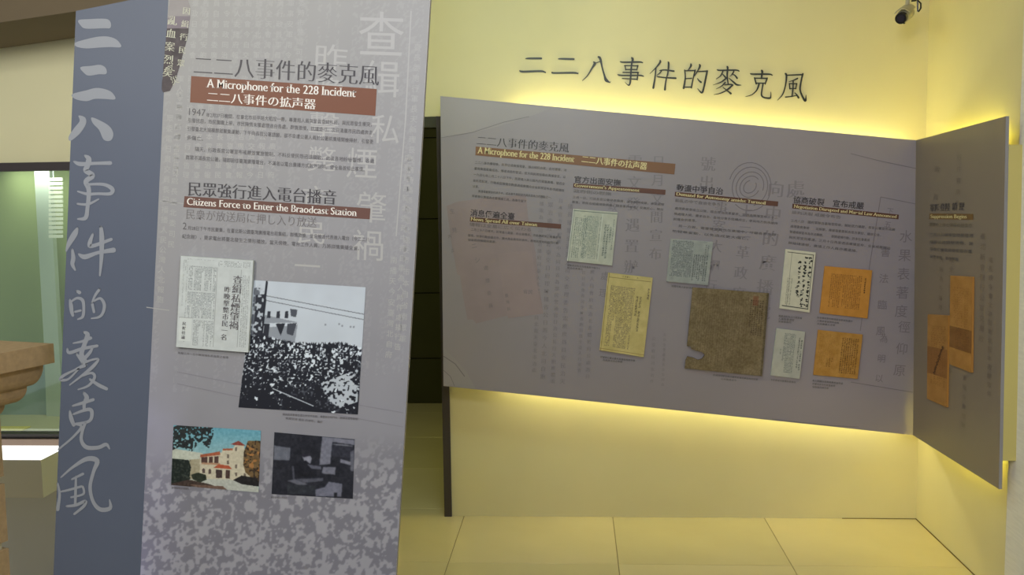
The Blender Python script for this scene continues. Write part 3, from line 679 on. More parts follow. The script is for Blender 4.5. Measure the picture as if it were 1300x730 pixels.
# ------------------------------------------------------------------ raised characters on the back wall
c1 = (6.19, 640, 50); c2 = (6.19, 840, 60)
LET = [
 ('二', 'leftmost', c1, [[(170, 152, 8), (200, 150, 14), (292, 150, 15)], [(122, 247, 8), (150, 254, 15), (290, 250, 14), (325, 262, 8)]]),
 ('二', 'second from the left', c1, [[(427, 154, 8), (455, 153, 13), (547, 156, 15)], [(377, 261, 14), (400, 265, 13), (545, 263, 15), (580, 270, 8)]]),
 ('八', '', c1, [[(702, 178, 8), (712, 190, 20), (690, 228, 13), (655, 285, 9), (615, 325, 3)], [(712, 188, 6), (762, 172, 5)], [(738, 135, 6), (755, 150, 18), (770, 220, 13), (790, 290, 15), (803, 322, 24), (835, 342, 3)]]),
 ('事', '', c1, [[(912, 175, 8), (940, 180, 12), (1060, 178, 12), (1088, 184, 8)], [(1000, 142, 6), (1010, 156, 18), (1001, 200, 13), (995, 280, 13), (990, 340, 14), (978, 362, 8), (950, 338, 3)], [(945, 206, 8), (1052, 208, 9)], [(950, 206, 9), (955, 240, 9)], [(955, 237, 8), (1042, 237, 9)], [(1050, 206, 11), (1042, 240, 8)], [(933, 260, 8), (1040, 259, 9), (1054, 262, 12)], [(893, 277, 7), (920, 283, 11), (1060, 283, 11), (1094, 290, 8)], [(928, 308, 8), (1045, 314, 10)], [(1052, 262, 12), (1045, 318, 10)]]),
 ('件', '', c1, [[(1225, 165, 8), (1226, 178, 15), (1200, 215, 10), (1145, 270, 3)], [(1192, 225, 10), (1185, 300, 11), (1172, 382, 16)], [(1236, 250, 9), (1222, 265, 8), (1200, 282, 4)], [(1222, 245, 7), (1260, 240, 9), (1333, 250, 13)], [(1200, 292, 8), (1230, 298, 9), (1348, 306, 14)], [(1288, 178, 8), (1292, 190, 14), (1286, 262, 11), (1270, 330, 11), (1263, 395, 16)]]),
 ('的', '', c2, [[(228, 130, 7), (230, 145, 14), (215, 170, 8), (200, 188, 4)], [(180, 180, 10), (185, 240, 10), (172, 322, 16)], [(183, 185, 9), (262, 183, 10)], [(262, 181, 12), (248, 240, 9), (232, 318, 11)], [(190, 248, 8), (235, 244, 8)], [(175, 315, 9), (234, 312, 9)], [(295, 135, 7), (300, 148, 15), (280, 190, 9), (248, 238, 4)], [(275, 192, 8), (358, 188, 12)], [(356, 188, 14), (346, 250, 11), (330, 320, 13), (314, 358, 14), (282, 325, 3)], [(280, 245, 4), (292, 262, 10), (308, 275, 14)]]),
 ('麥', '', c2, [[(436, 178, 8), (460, 182, 11), (580, 180, 11), (608, 188, 8)], [(512, 150, 7), (518, 162, 14), (514, 225, 12), (522, 290, 8)], [(480, 190, 10), (462, 225, 8), (428, 250, 3)], [(475, 208, 5), (500, 236, 13)], [(566, 190, 10), (555, 210, 8), (535, 230, 4)], [(558, 212, 5), (575, 222, 9), (592, 244, 13)], [(512, 238, 12), (470, 272, 9), (404, 297, 3)], [(528, 243, 6), (570, 280, 13), (590, 295, 13), (624, 298, 3)], [(498, 278, 11), (470, 305, 8), (428, 328, 3)], [(495, 296, 7), (540, 292, 10), (560, 298, 9)], [(556, 298, 12), (515, 335, 11), (460, 362, 9), (410, 373, 3)], [(480, 315, 5), (515, 342, 10), (542, 364, 16)]]),
 ('克', '', c2, [[(697, 208, 8), (720, 212, 12), (840, 212, 12), (868, 220, 8)], [(782, 180, 7), (790, 192, 15), (782, 245, 11)], [(728, 240, 9), (742, 288, 11)], [(730, 243, 8), (828, 245, 10)], [(828, 244, 13), (812, 290, 9)], [(742, 282, 8), (814, 283, 9)], [(764, 290, 11), (748, 335, 10), (710, 372, 8), (658, 389, 3)], [(796, 288, 11), (786, 340, 10), (784, 378, 12), (805, 396, 13), (848, 400, 14), (856, 385, 8), (857, 352, 3)]]),
 ('風', 'rightmost', c2, [[(970, 205, 8), (980, 222, 13), (972, 300, 10), (950, 370, 9), (910, 417, 3)], [(976, 220, 9), (1100, 216, 11)], [(1108, 210, 13), (1096, 260, 11), (1086, 330, 12), (1104, 385, 14), (1128, 422, 17), (1133, 375, 3)], [(1066, 246, 12), (1035, 260, 8), (1000, 270, 4)], [(1002, 285, 8), (1006, 328, 9)], [(1002, 287, 8), (1060, 287, 9)], [(1060, 286, 10), (1052, 328, 8)], [(1005, 325, 8), (1054, 325, 8)], [(1032, 262, 9), (1030, 330, 10), (1022, 388, 9)], [(972, 392, 10), (1010, 388, 9), (1060, 380, 7)], [(1044, 358, 5), (1060, 375, 11), (1074, 397, 15)]]),
]
NAMES = ['with two level strokes, leftmost of the row', 'with two level strokes, second in the row', 'with two legs spreading apart, third in the row', 'with many level strokes on one post, fourth in the row', 'with a leaning stroke and a crossed post, fifth in the row', 'with a box and a hook side by side, sixth in the row', 'like a tall sheaf with crossing strokes, third from the right', 'with a cross over a box on two legs, second from the right', 'with a closed arch round a small box, rightmost of the row']
for (ch, _, (s, ox, oy), st), nm in zip(LET, NAMES):
    V, Fc = brush_mesh(PB, brush(st, s, ox, oy), .001, .0035)
    zmin = min(v.z for v in V); xm = sum(v.x for v in V)/len(V)
    e = thing('wall_character', (xm, YB, zmin), 'black raised character '+nm, 'character', 'raised characters on the yellow wall')
    link('letter', V, Fc, M_letter, e)
    pins = [min(V, key=lambda v: v.z), max(V, key=lambda v: v.z)]; PV = []; PF = []
    for p in (pins[0]+Vector((0, 0, .006)), pins[1]-Vector((0, 0, .006))):
        a, b = tube([Vector((p.x, YB, p.z)), Vector((p.x, YB-.0015, p.z))], .002, 6); k = len(PV); PV += a; PF += [tuple(i+k for i in f) for f in b]
    link('fixing_pin', PV, PF, M_letter, e)

# ------------------------------------------------------------------ security camera
PK = Plane((0, YB-.28, 0), (1, 0, 0)); f0 = PK.w(PK.at(1132, 29)); f1 = PK.w(PK.at(1137, 27)); 
fr = PK.w(PK.at(1134, 28.5), .10); bk = PK.w(PK.at(1158, 13), -.05); ax = (bk-fr).normalized()
M_cw = mat('camera_shell', (176, 170, 150), .4); M_ck = mat('camera_black', (14, 12, 16), .25)
jt = bk-ax*.03
t = thing('security_camera', (jt.x+.02, jt.y+.04, CEIL), 'small bullet security camera hanging in the upper right corner', 'camera')
V, Fc = tube([fr+ax*.035, fr+ax*.06, bk-ax*.01, bk], [.024, .028, .028, .022], 20); link('camera_body', V, Fc, M_cw, t, smooth=False)
V, Fc = tube([fr, fr+ax*.036], [.0235, .0235], 20); lens = link('lens_hood', V, Fc, M_ck, t)
V, Fc = tube([fr-ax*.002, fr+ax*.001], [.015, .015], 16); sub('lens_glass', V, Fc, mat('lens_glass', (30, 26, 44), .05), lens, t)
upv = ax.cross(Vector((0, 1, 0)).cross(ax)).normalized()
upv = (Vector((0, 0, 1))-ax*ax.z).normalized(); sd = ax.cross(upv)
V = []
for s, lf in ((fr+ax*.03, 0), (bk, 0)):
    for k in range(7):
        a = math.radians(-60+20*k); V += [s+upv*.034*math.cos(a)+sd*.034*math.sin(a), s+upv*.037*math.cos(a)+sd*.037*math.sin(a)]
Fc = []
for k in range(6):
    a = 2*k; b = 14+2*k; Fc += [(a, a+2, b+2, b), (a+1, b+1, b+3, a+3), (a, a+1, a+3, a+2), (b, b+2, b+3, b+1)]
link('sun_shade', V, Fc, M_cw, t)
top = Vector((jt.x+.02, jt.y+.04, CEIL))
V, Fc = tube([jt+upv*.02, jt+upv*.05+Vector((.01, .02, 0)), top-Vector((0, 0, .02)), top], [.007, .009, .009, .009], 10); link('bracket_arm', V, Fc, M_cw, t)
V, Fc = tube([top-Vector((0, 0, .014)), top], .032, 18); link('ceiling_plate', V, Fc, M_cw, t)
cb = [PK.w(PK.at(x, y), .03) for x, y in ((1161, -12), (1160, -2), (1162, 6), (1162, 16), (1163, 16.5), (1166, 12), (1166, 6), (1162, 2), (1154, 3))]
V, Fc = tube(cb, .0035, 8); link('cable', V, Fc, M_ck, t)
V, Fc = tube([fr+ax*.07-upv*.029, fr+ax*.09-upv*.029], .005, 8); link('adjusting_knob', V, Fc, M_ck, t)

# ------------------------------------------------------------------ front exhibition board
YF = 2.6
PF_ = Plane((0, YF, 0), (1, 0, 0))
zfl = 0
def edge_at_floor(p, q):                               # continue an edge down to the floor
    a, b = PF_.at(*p), PF_.at(*q); t = (0-a.y)/(b.y-a.y); return a+(b-a)*t
A = PF_.at(96.5, 14); B_ = PF_.at(551, -78); C_ = edge_at_floor((547, 0), (503, 730)); D_ = edge_at_floor((96.5, 14), (68, 730))
loc = Vector(((C_.x+D_.x)/2, YF, 0))
fb = thing('exhibition_board', loc, 'tall free-standing blue and grey exhibition board at the front left', 'display board')
vs = [PF_.w(p, 0) for p in (A, B_, C_, D_)]+[PF_.w(p, -.02) for p in (A, B_, C_, D_)]
link('board', vs, [(0, 1, 2, 3), (7, 6, 5, 4)]+[(i, i+4, (i+1) % 4+4, (i+1) % 4) for i in range(4)], M_edge, fb)
s0, s1 = PF_.at(213, 0), PF_.at(178, 730)
def on(pq, t): return pq[0]+(pq[1]-pq[0])*t
spl = lambda z: s0+(s1-s0)*((s0.y-z)/(s0.y-s1.y))
top_t = (spl(0).x*0)
# where the split meets the slanted top edge
tt = 0
for k in range(200):
    p = A+(B_-A)*(k/200)
    if p.x >= spl(p.y).x: break
TS = p; BS = spl(0)
link('blue_band', [PF_.w(q, .0006) for q in (A, TS, BS, D_)], [(0, 1, 2, 3)], M_blue, fb, label='slate blue band down the left of the board')
# grey printed field drawn as a picture
W_, H_ = 300, 900
v = np.linspace(0, 1, H_)[:, None]; u = np.linspace(0, 1, W_)[None]
base = np.array([162, 161, 157.])[None, None]*(1-v[..., None])+np.array([131, 131, 146.])[None, None]*v[..., None]  # print fade, with the neutral-to-bluish fall of room light put into the colour
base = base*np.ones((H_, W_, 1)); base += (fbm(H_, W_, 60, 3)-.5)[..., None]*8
base += ((noise(H_, W_, 2, 9) > .62)*5*(noise(1, W_, 5, 12) > .45)*(v < .5))[..., None]
cr = blur(crowd(W_, 480, 2.6, 8, 5, 3200), 1)
# px y -> row: field spans px y -65..1021 at this plane
def row(py): return int((PF_.at(350, -78).y-PF_.at(350, py).y)/(PF_.at(350, -78).y)*H_)
r0 = row(545); fade = np.clip((np.arange(H_)-r0)/50., 0, 1)
full = np.ones((H_, W_))*.55; seg = min(480, H_-r0); rag = .55*noise(H_, W_, 2.2, 71)+.45*noise(H_, W_, 5, 72); full[r0:r0+seg] = cr[:seg]; full = full*.55+rag*.55-.03
dark = (full < .44)*1.0; dk = dark*.6+blur(dark, 1)*.4
base = base+((.5-dk)*fade[:, None])[..., None]*np.array([34, 34, 32])
# smoky left edge of the ghosted street picture
r1 = row(380); lm = np.clip(1-u*5.5, 0, 1)*np.clip((np.arange(H_)-r1)/120., 0, 1)[:, None]*.9
base += lm[..., None]*np.array([4, 4, 10])*(.4+fbm(H_, W_, 30, 4)[..., None])*2
grey = Plane(PF_.o, PF_.u)
def gridq(name, q, img, m, parent, off):                # grid between four plane points
    class _P: pass
    p_ = Plane(PF_.o, PF_.u); p_.at = lambda x, y: Vector((x, y)); return grid(name, p_, [tuple(c) for c in q], img, m, parent, off)
gq = [TS, B_, C_, BS]
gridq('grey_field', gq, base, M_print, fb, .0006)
# ghosted wires
Ink(PF_).stroke([(225, 472), (300, 487), (512, 524)], 1.1).stroke([(225, 487), (300, 503), (512, 542)], 1.1).link('ghost_wire', mat('ghost_wire', (134, 132, 140), .5), fb, .0010, split=True)
g = Ink(PF_); g.line('查', (455, 66), (512, 68), 62).line('緝', (462, 118), (506, 120), 50).line('私', (470, 178), (506, 180), 40).line('煙', (440, 222), (478, 224), 42).line('肇', (452, 278), (490, 280), 42).line('禍', (447, 326), (486, 328), 42)
g.line('昨', (400, 85), (440, 88), 36).line('晚', (400, 126), (436, 128), 34).line('擊', (392, 170), (430, 172), 34).line('斃', (390, 214), (426, 216), 34).line('市', (384, 262), (418, 264), 32).line('民', (378, 306), (412, 308), 32).line('一', (374, 348), (406, 350), 30).line('名', (370, 384), (402, 386), 28)
g.stroke([(522, 14), (515, 150), (503, 300)], 1.6)
g.link('ghost_character', M_ghost, fb, .0009, split=True)
g = Ink(PF_)
for k in range(12):
    x = 226+k*13.5
    for y0, y1 in ((4, 70), (100, 222)) if k < 11 else ((4, 90),):
        if k < 10 or y0 < 50: n = int((y1-y0)/10.5); g.col(''.join(rr.choice(POOL) for _ in range(n)), (x+9-y0*.055, y0), (x+9-y1*.055, y1), 9)
for x, y0, y1 in ((530, 60, 330), (518, 200, 440), (216, 150, 380), (228, 120, 310), (500, 330, 450), (516, 345, 430), (420, 110, 150)):
    n = int((y1-y0)/12); g.col(''.join(rr.choice(POOL) for _ in range(n)), (x, y0), (x-(y1-y0)*.055, y1), 9.5)
g.stroke([(203, 255), (262, 262)], 1).stroke([(186, 390), (215, 394)], 1)
g.link('ghost_newsprint', M_ghost2, fb, .0008)
# dark newsprint scrap at the top
im = canvas(60, 230, (74, 66, 68)); im += (fbm(230, 60, 16, 6)[..., None]-.5)*40
im[:40] = im[:40]*.25+np.array((176, 172, 168))*.75; im[40:70] = im[40:70]*.3+np.array((150, 140, 148))*.7
cl = pmask((230, 60), [(8, 0), (52, 0), (60, 25), (56, 90), (44, 150), (34, 195), (22, 224), (6, 228), (2, 220), (4, 120)])
grid('newsprint_scrap', PF_, [(211, 0), (243, 0), (236, 118), (204, 118)], im, M_print, fb, .0011, clip=cl)
Ink(PF_).col('亂血案烈矣', (219, 26), (213, 92), 13, MINGB).col('因緝衝民眾', (237, 14), (230, 80), 10, MINGB).col('家災', (216, 88), (222, 102), 11).link('scrap_character', mat('scrap_ink', (190, 190, 168), .5), fb, .0015, split=True)
# titles
Each(PF_).line('二二八事件的麥克風', (246, 93), (481, 107), 28.5, MING).link('title_character', M_ink, fb, .0014)
Ink(PF_).quad((243, 96.5), (478.5, 113), (476.5, 147), (241.5, 130)).link('title_bar', M_orange, fb, .0012)
Ink(PF_).line('A Microphone for the 228 Incident', (262, 111), (452, 123.5), 16, SER).line('二二八事件の拡声器', (263, 128), (401, 138), 14.6, dict(ex=.02, ey=-.012)).link('title_lettering', M_white, fb, .0018)
Each(PF_).line('民眾強行進入電台播音', (239, 247), (427, 258.5), 20, MINGB).link('heading_character', M_ink, fb, .0014)
Ink(PF_).quad((234.5, 249), (470.5, 264.5), (469.5, 278.5), (233, 263)).link('heading_bar', M_brown, fb, .0012)
Ink(PF_).line('Citizens Force to Enter the Braodcast Station', (237.5, 260), (453, 274.5), 13.2, SER).link('heading_lettering', M_white, fb, .0018)
Each(PF_).line('民衆が放送局に押し入り放送', (236.5, 277), (402, 288), 14.2, dict(ex=0, ey=-.014)).link('subheading', M_ink3, fb, .0014)
g = Ink(PF_)
g.line('1947', (240, 146), (261, 147.5), 12.5)
g.line('年2月27日晚間，在臺北市延平路大稻埕一帶，專賣局人員與警員查緝私菸，與民眾發生衝突，', (262, 148.2), (472, 160.5), 6.2)
g.line('引發民怨，市民圍攏上前，市民陳情未獲處理遂由各處，群情激憤，抗議遊行。次日清晨市民四處奔走，', (239, 155), (475, 171), 6.2)
g.line('引發臺北大規模群眾聚集運動，下午向長官公署請願，卻不幸遭公署人員於公署前廣場開槍掃射，引發更', (238, 165.5), (474, 182.5), 6.2)
g.line('多傷亡。', (237.5, 177), (258, 178.5), 6.2)
g.line('隔天，行政長官公署宣布戒嚴並實施管制，不料反使民怨迅速擴散，此後各地紛紛響應，各處', (248, 191.5), (475, 207), 6.2)
g.line('群眾不滿長官公署，隨即前往臺灣廣播電台，不滿者以電台廣播方式對外說明，使全島皆知此事情。', (236, 202), (463, 217.5), 6.2)
g.line('2', (232, 291), (237, 291.4), 12.5)
g.line('月28日下午市民聚集，在臺北新公園臺灣廣播電台前集結，群情激憤，並且推派代表進入電台（今二二八', (238.5, 291.5), (469, 306.5), 6)
g.line('紀念館），要求電台將臺北發生之情形播放，當天傍晚，電台工作人員，乃將詳情廣播全省。', (231.5, 302), (456, 317.5), 6)
g.link('body_text', M_ink2, fb, .0014)
g = Ink(PF_)
g.line('圖為民眾聚集在臺北市延平北路，專賣局分局門前（翻攝自當時報導）', (359, 527), (455, 533), 3.2).line('民眾焚燒 香菸 的情形，攝於', (363, 532), (410, 537), 3.2).line('臺灣廣播電台外觀舊照', (218, 620), (240, 621.5), 3).line('播音室內部工作情形', (344, 632), (365, 633.5), 3).line('民報三月一日刊載查緝私菸血案之報導', (226, 449), (290, 455), 3.2)
g.link('captions', M_ink2, fb, .0014)

# brush characters down the blue band
def poly_ribbon(pts, s, ox, oy): return [(ox+x/s, oy+y/s) for x, y in pts]
def smoothpoly(P):
    n = len(P); Q = []
    for i in range(n):
        p0, p1, p2, p3 = P[i-1], P[i], P[(i+1) % n], P[(i+2) % n]
        for k in range(4):
            t = k/4; Q.append(tuple(.5*(2*p1[j]+(p2[j]-p0[j])*t+(2*p0[j]-5*p1[j]+4*p2[j]-p3[j])*t*t+(-p0[j]+3*p1[j]-3*p2[j]+p3[j])*t**3) for j in range(2)))
    return Q
PLY = [
 ((5.618, 90, 0), [[(55, 145), (130, 137), (250, 135), (285, 160), (282, 200), (235, 202), (110, 205), (72, 182)], [(33, 305), (120, 278), (200, 262), (270, 262), (330, 285), (360, 335), (280, 336), (200, 340), (110, 346), (40, 332)]]),
 ((5.618, 90, 0), [[(70, 480), (150, 470), (210, 463), (250, 485), (254, 527), (200, 530), (130, 540), (95, 520)], [(12, 672), (110, 645), (180, 628), (240, 635), (295, 660), (318, 708), (240, 706), (170, 706), (110, 722), (30, 705)]]),
 ((2.03, 0, 0), [[(203, 298), (220, 303), (222, 320), (206, 345), (182, 363), (178, 352), (192, 330), (206, 312)], [(236, 303), (255, 309), (282, 325), (293, 345), (286, 362), (268, 360), (256, 335), (240, 318)]]),
]
CH = [
 ((4.056, 75, 170), [[(78, 142, 10), (110, 155, 22), (180, 152, 16), (265, 150, 20)], [(135, 112, 12), (155, 130, 28), (145, 170, 28), (140, 190, 26), (175, 215, 26), (140, 245, 26), (155, 290, 24), (148, 380, 20), (138, 432, 22), (98, 438, 8)], [(150, 260, 12), (230, 260, 16), (275, 283, 22), (265, 308, 18), (200, 308, 14), (150, 310, 16), (98, 296, 8)], [(95, 360, 10), (150, 362, 14), (205, 336, 8)]]),
 ((4.056, 75, 170), [[(96, 485, 12), (82, 515, 30), (55, 560, 26), (38, 603, 8)], [(70, 595, 12), (75, 640, 22), (70, 670, 20), (84, 700, 10)], [(176, 515, 12), (160, 560, 22), (170, 578, 20), (270, 543, 16)], [(102, 618, 10), (135, 633, 26), (200, 612, 18), (282, 598, 26)], [(218, 482, 18), (222, 540, 26), (220, 640, 20), (212, 728, 10)]]),
 ((4.29, 70, 340), [[(120, 126, 14), (134, 134, 20)], [(82, 172, 10), (88, 205, 22), (92, 238, 20), (98, 258, 16)], [(88, 185, 10), (120, 165, 14), (150, 175, 18), (158, 215, 16), (152, 265, 16), (125, 280, 8)], [(108, 240, 12), (140, 232, 12)], [(243, 118, 16), (220, 150, 14), (200, 195, 8)], [(212, 182, 10), (248, 166, 14), (270, 200, 18), (262, 245, 16), (240, 268, 14), (200, 275, 8)], [(204, 195, 16), (214, 240, 14)]]),
 ((4.29, 70, 340), [[(158, 350, 14), (178, 365, 26), (160, 420, 24), (145, 470, 26), (165, 510, 26)], [(100, 410, 8), (150, 400, 14), (195, 382, 18)], [(68, 440, 10), (80, 462, 18), (150, 440, 18), (230, 425, 16)], [(205, 435, 12), (190, 462, 18), (150, 505, 22)], [(120, 470, 12), (160, 520, 26)], [(165, 528, 24), (110, 555, 12), (50, 585, 16), (32, 608, 18), (75, 605, 12), (130, 550, 10)], [(150, 520, 14), (205, 500, 12), (238, 498, 12), (205, 540, 20), (150, 585, 14), (82, 637, 8)], [(150, 590, 8), (200, 572, 14), (218, 595, 16), (185, 640, 14), (128, 662, 8)], [(190, 605, 12), (240, 638, 20), (282, 658, 18)]]),
 ((4.056, 60, 490), [[(190, 35, 14), (205, 60, 24), (192, 90, 18), (192, 122, 16)], [(132, 102, 10), (180, 88, 16), (238, 70, 16)], [(118, 128, 10), (125, 165, 22), (138, 200, 18)], [(135, 145, 10), (210, 120, 18), (232, 135, 20), (218, 180, 16), (145, 195, 12)], [(140, 195, 10), (178, 208, 14), (135, 262, 12), (60, 325, 10)], [(198, 190, 14), (182, 235, 16), (178, 280, 18), (205, 315, 22), (265, 316, 20), (305, 300, 18), (322, 322, 8)]]),
 ((4.056, 60, 490), [[(72, 470, 8), (130, 420, 14), (205, 375, 24), (258, 385, 26), (240, 440, 18), (222, 520, 18), (238, 595, 18), (275, 635, 22), (325, 628, 20), (322, 585, 6)], [(55, 500, 10), (65, 560, 14), (55, 635, 18)], [(128, 480, 10), (185, 452, 14)], [(62, 545, 8), (110, 535, 12), (182, 515, 12)], [(150, 465, 10), (148, 530, 14), (146, 605, 14)], [(185, 515, 12), (188, 555, 12), (125, 572, 10)], [(102, 618, 12), (150, 612, 16), (198, 592, 16), (190, 618, 16), (142, 658, 12)]]),
]
for (s, ox, oy), pl_ in PLY:
    g = Ink(PF_)
    for P in pl_: g.quad(*smoothpoly(poly_ribbon(P, s, ox, oy)))
    g.link('brush_stroke', M_call, fb, .0014, split=True)
for (s, ox, oy), st in CH:
    V, Fc = brush_mesh(PF_, brush(st, s, ox, oy), .0014); link('brush_character', V, Fc, M_call, fb)

# photographs printed on the board
def quadmap(img, TL, TR, BL):
    h, w = img.shape[:2]; a = np.array([[TR[0]-TL[0], BL[0]-TL[0]], [TR[1]-TL[1], BL[1]-TL[1]]], float); ai = np.linalg.inv(a)
    def f(pts): return [tuple((ai@(np.array(p)-np.array(TL)))*np.array([w, h])) for p in pts]
    return f
# crowd in the street: crop frame x3.842 from (290,350)
w2, h2 = 260, 290; im = np.ones((h2, w2))*.86; im += (fbm(h2, w2, 60, 77)-.5)*.08
f = quadmap(im, (125, 22), (670, 55), (98, 640))
def fillp(pts, c): im[pmask(im.shape, f(pts))] = c
fillp([(190, 190), (350, 225), (340, 330), (190, 300)], .62); fillp([(190, 230), (350, 226), (345, 240), (190, 250)], .9)
fillp([(190, 232), (216, 232), (214, 300), (190, 300)], .12); fillp([(245, 232), (290, 230), (272, 290)], .1); fillp([(300, 232), (345, 228), (330, 290), (300, 280)], .25)
for x in (210, 255, 295): fillp([(x-8, 172), (x+6, 172), (x+8, 205), (x-10, 205)], .15)
fillp([(310, 160), (345, 165), (340, 200), (315, 196)], .3)
fillp([(130, 60), (160, 60), (150, 160), (188, 240), (188, 310), (125, 310)], .4); fillp([(140, 95), (182, 90), (182, 240), (190, 300), (142, 300), (142, 150)], .12); fillp([(183, 25), (193, 25), (188, 300), (178, 300)], .08)
im_n = noise(h2, w2, 5, 44); m = pmask(im.shape, f([(125, 40), (180, 50), (180, 320), (120, 320)])); im[m & (im_n > .66)] = .8
for (a, b) in (((190, 98), (665, 186)), ((190, 120), (665, 212))):
    (x0, y0), (x1, y1) = f([a, b])
    for k in range(400): x = x0+(x1-x0)*k/400; y = y0+(y1-y0)*k/400; im[min(int(y), h2-1), min(int(x), w2-1)] = .12
for x, y in ((480, 235), (545, 232), (560, 240), (600, 245), (615, 246)): (q,) = f([(x, y)]); ell(im, q[0], q[1], 2, 2.5, .6)
top = [f([p])[0] for p in ((115, 285), (200, 290), (330, 320), (450, 325), (560, 320), (655, 345))]
tx = np.array([p[0] for p in top]); ty = np.array([p[1] for p in top]); hor = np.interp(np.arange(w2), tx, ty)
cr = crowd(w2, h2, 1, 9, 15, 10); cr = np.ones((h2, w2))*.14; r = np.random.default_rng(31)
for y in np.sort(r.random(2100)**.8)*(h2+8-118)+118:
    tq = (y-118)/(h2-118); s = 2.2+8.5*tq**1.2; x = r.random()*w2; b = r.choice([.05, .1, .55, .85, .95], p=[.36, .2, .12, .2, .12])
    ell(cr, x, y+s*1.9, s*.9, s*1.6, b); c = r.choice([.05, .7], p=[.62, .38]); ell(cr, x, y, s*.55, s*.7, c)
    if c > .3: ell(cr, x, y-s*.4, s*.55, s*.35, .05)
cr = np.clip(cr*.72+noise(h2, w2, 4, 81)*.3+(noise(h2, w2, 30, 82)-.5)*.3, 0, 1); cr = np.clip((cr-.42)*2.6+.35, .05, .98)
Y = np.mgrid[0:h2, 0:w2][0]; m = Y > hor[None]+np.random.default_rng(2).integers(-2, 3, w2)[None]; im[m] = cr[m]
mm = pmask(im.shape, f([(470, 520), (640, 450), (640, 610), (560, 640), (500, 600)])) & (noise(h2, w2, 5, 51) > .42); im[mm] = .82
for a, b in (((250, 545), (440, 630)), ((390, 525), (500, 480)), ((400, 545), (530, 485))):
    (x0, y0), (x1, y1) = f([a, b])
    for k in range(300): x = x0+(x1-x0)*k/300; y = y0+(y1-y0)*k/300; im[int(y):int(y)+2, int(x)] = .85 if a[0] == 250 else .1
img = (im*.6+blur(im, 1)*.4)[..., None]*np.array([206, 214, 212])+np.array([18, 20, 30])
grid('crowd_photograph', PF_, [(323, 355.5), (464.5, 364.5), (454.5, 526), (303, 517)], img, M_print, fb, .0020, label='black and white photograph of a street crowd')
# house photograph
im = canvas(230, 160, (120, 184, 196)); f = quadmap(im, (80, 48), (645, 85), (65, 440))
g_ = np.linspace(0, 1, 160)[:, None, None]; im[:] = np.array([110, 176, 196])*(1-g_)+np.array([206, 220, 208])*g_
def fp(pts, c, mk=None):
    m = pmask(im.shape, f(pts))
    if mk is not None: m &= mk
    im[m] = c
nz = noise(160, 230, 4, 60); nz2 = noise(160, 230, 7, 61)
fp([(70, 200), (270, 230), (270, 280), (70, 280)], (206, 212, 196)); fp([(185, 272), (262, 265), (262, 400), (185, 400)], (176, 168, 140))
fp([(252, 250), (390, 225), (400, 205), (465, 200), (480, 175), (535, 178), (545, 250), (570, 340), (600, 420), (440, 400), (250, 400)], (216, 208, 182))
fp([(255, 240), (380, 218), (384, 240), (255, 256)], (176, 96, 66)); fp([(260, 256), (380, 248), (380, 300), (262, 300)], (90, 66, 60)); 
for x in (300, 335, 372): fp([(x, 250), (x+10, 250), (x+10, 302), (x, 302)], (216, 208, 182))
fp([(262, 290), (382, 292), (382, 304), (262, 302)], (190, 150, 120)); fp([(400, 200), (465, 198), (462, 210), (400, 212)], (176, 100, 72)); fp([(448, 172), (500, 150), (548, 182), (480, 178)], (150, 74, 62))
fp([(340, 322), (372, 300), (440, 308), (460, 332)], (186, 92, 62)); fp([(355, 335), (395, 335), (395, 388), (355, 388)], (70, 56, 54)); fp([(418, 336), (445, 336), (445, 390), (418, 390)], (80, 60, 56))
for x, y in ((276, 338), (316, 342)): fp([(x-9, y+20), (x-9, y-4), (x, y-14), (x+9, y-4), (x+9, y+20)], (96, 80, 76))
for x, y in ((484, 205), (432, 250), (484, 315), (432, 290), (484, 365), (540, 370)): fp([(x-6, y-14), (x+7, y-14), (x+7, y+10), (x-6, y+10)], (120, 108, 96))
fp([(66, 400), (300, 395), (440, 395), (620, 440), (640, 480), (500, 470), (66, 440)], (196, 200, 190)); fp([(66, 400), (200, 405), (300, 425), (420, 460), (66, 440)], (70, 56, 50)); fp([(180, 432), (400, 440), (430, 465), (250, 456)], (120, 96, 84))
fp([(66, 265), (180, 275), (195, 320), (185, 380), (190, 400), (66, 430)], (30, 40, 36)); fp([(195, 370), (240, 355), (290, 368), (296, 400), (250, 420), (205, 398)], (44, 52, 40)); fp([(66, 265), (190, 275), (190, 400), (66, 420)], (58, 66, 60), nz > .68)
fp([(560, 150), (645, 150), (645, 430), (580, 380), (545, 350), (530, 300), (535, 220)], (120, 96, 62)); fp([(560, 150), (645, 150), (645, 440), (530, 300), (535, 220)], (60, 46, 34), nz > .55); fp([(560, 150), (645, 150), (645, 350), (540, 300)], (176, 124, 70), nz2 > .66)
fp([(465, 400), (520, 370), (620, 385), (640, 440), (520, 425)], (34, 32, 34))
fp([(70, 45), (330, 55), (345, 90), (310, 200), (250, 160), (200, 220), (120, 190), (70, 215)], (38, 44, 46), (nz*.6+nz2*.4) > .43); fp([(70, 45), (260, 55), (200, 130), (70, 150)], (44, 50, 50), nz > .35)
grid('house_photograph', PF_, [(220.5, 539.5), (331.5, 546.5), (328.5, 625), (217.5, 615.5)], (im*.5+blur(im, 1)*.5+(fbm(160, 230, 5, 63)[..., None]-.5)*36)*.92, M_print, fb, .0016, label='colour photograph of a cream villa with red roofs')
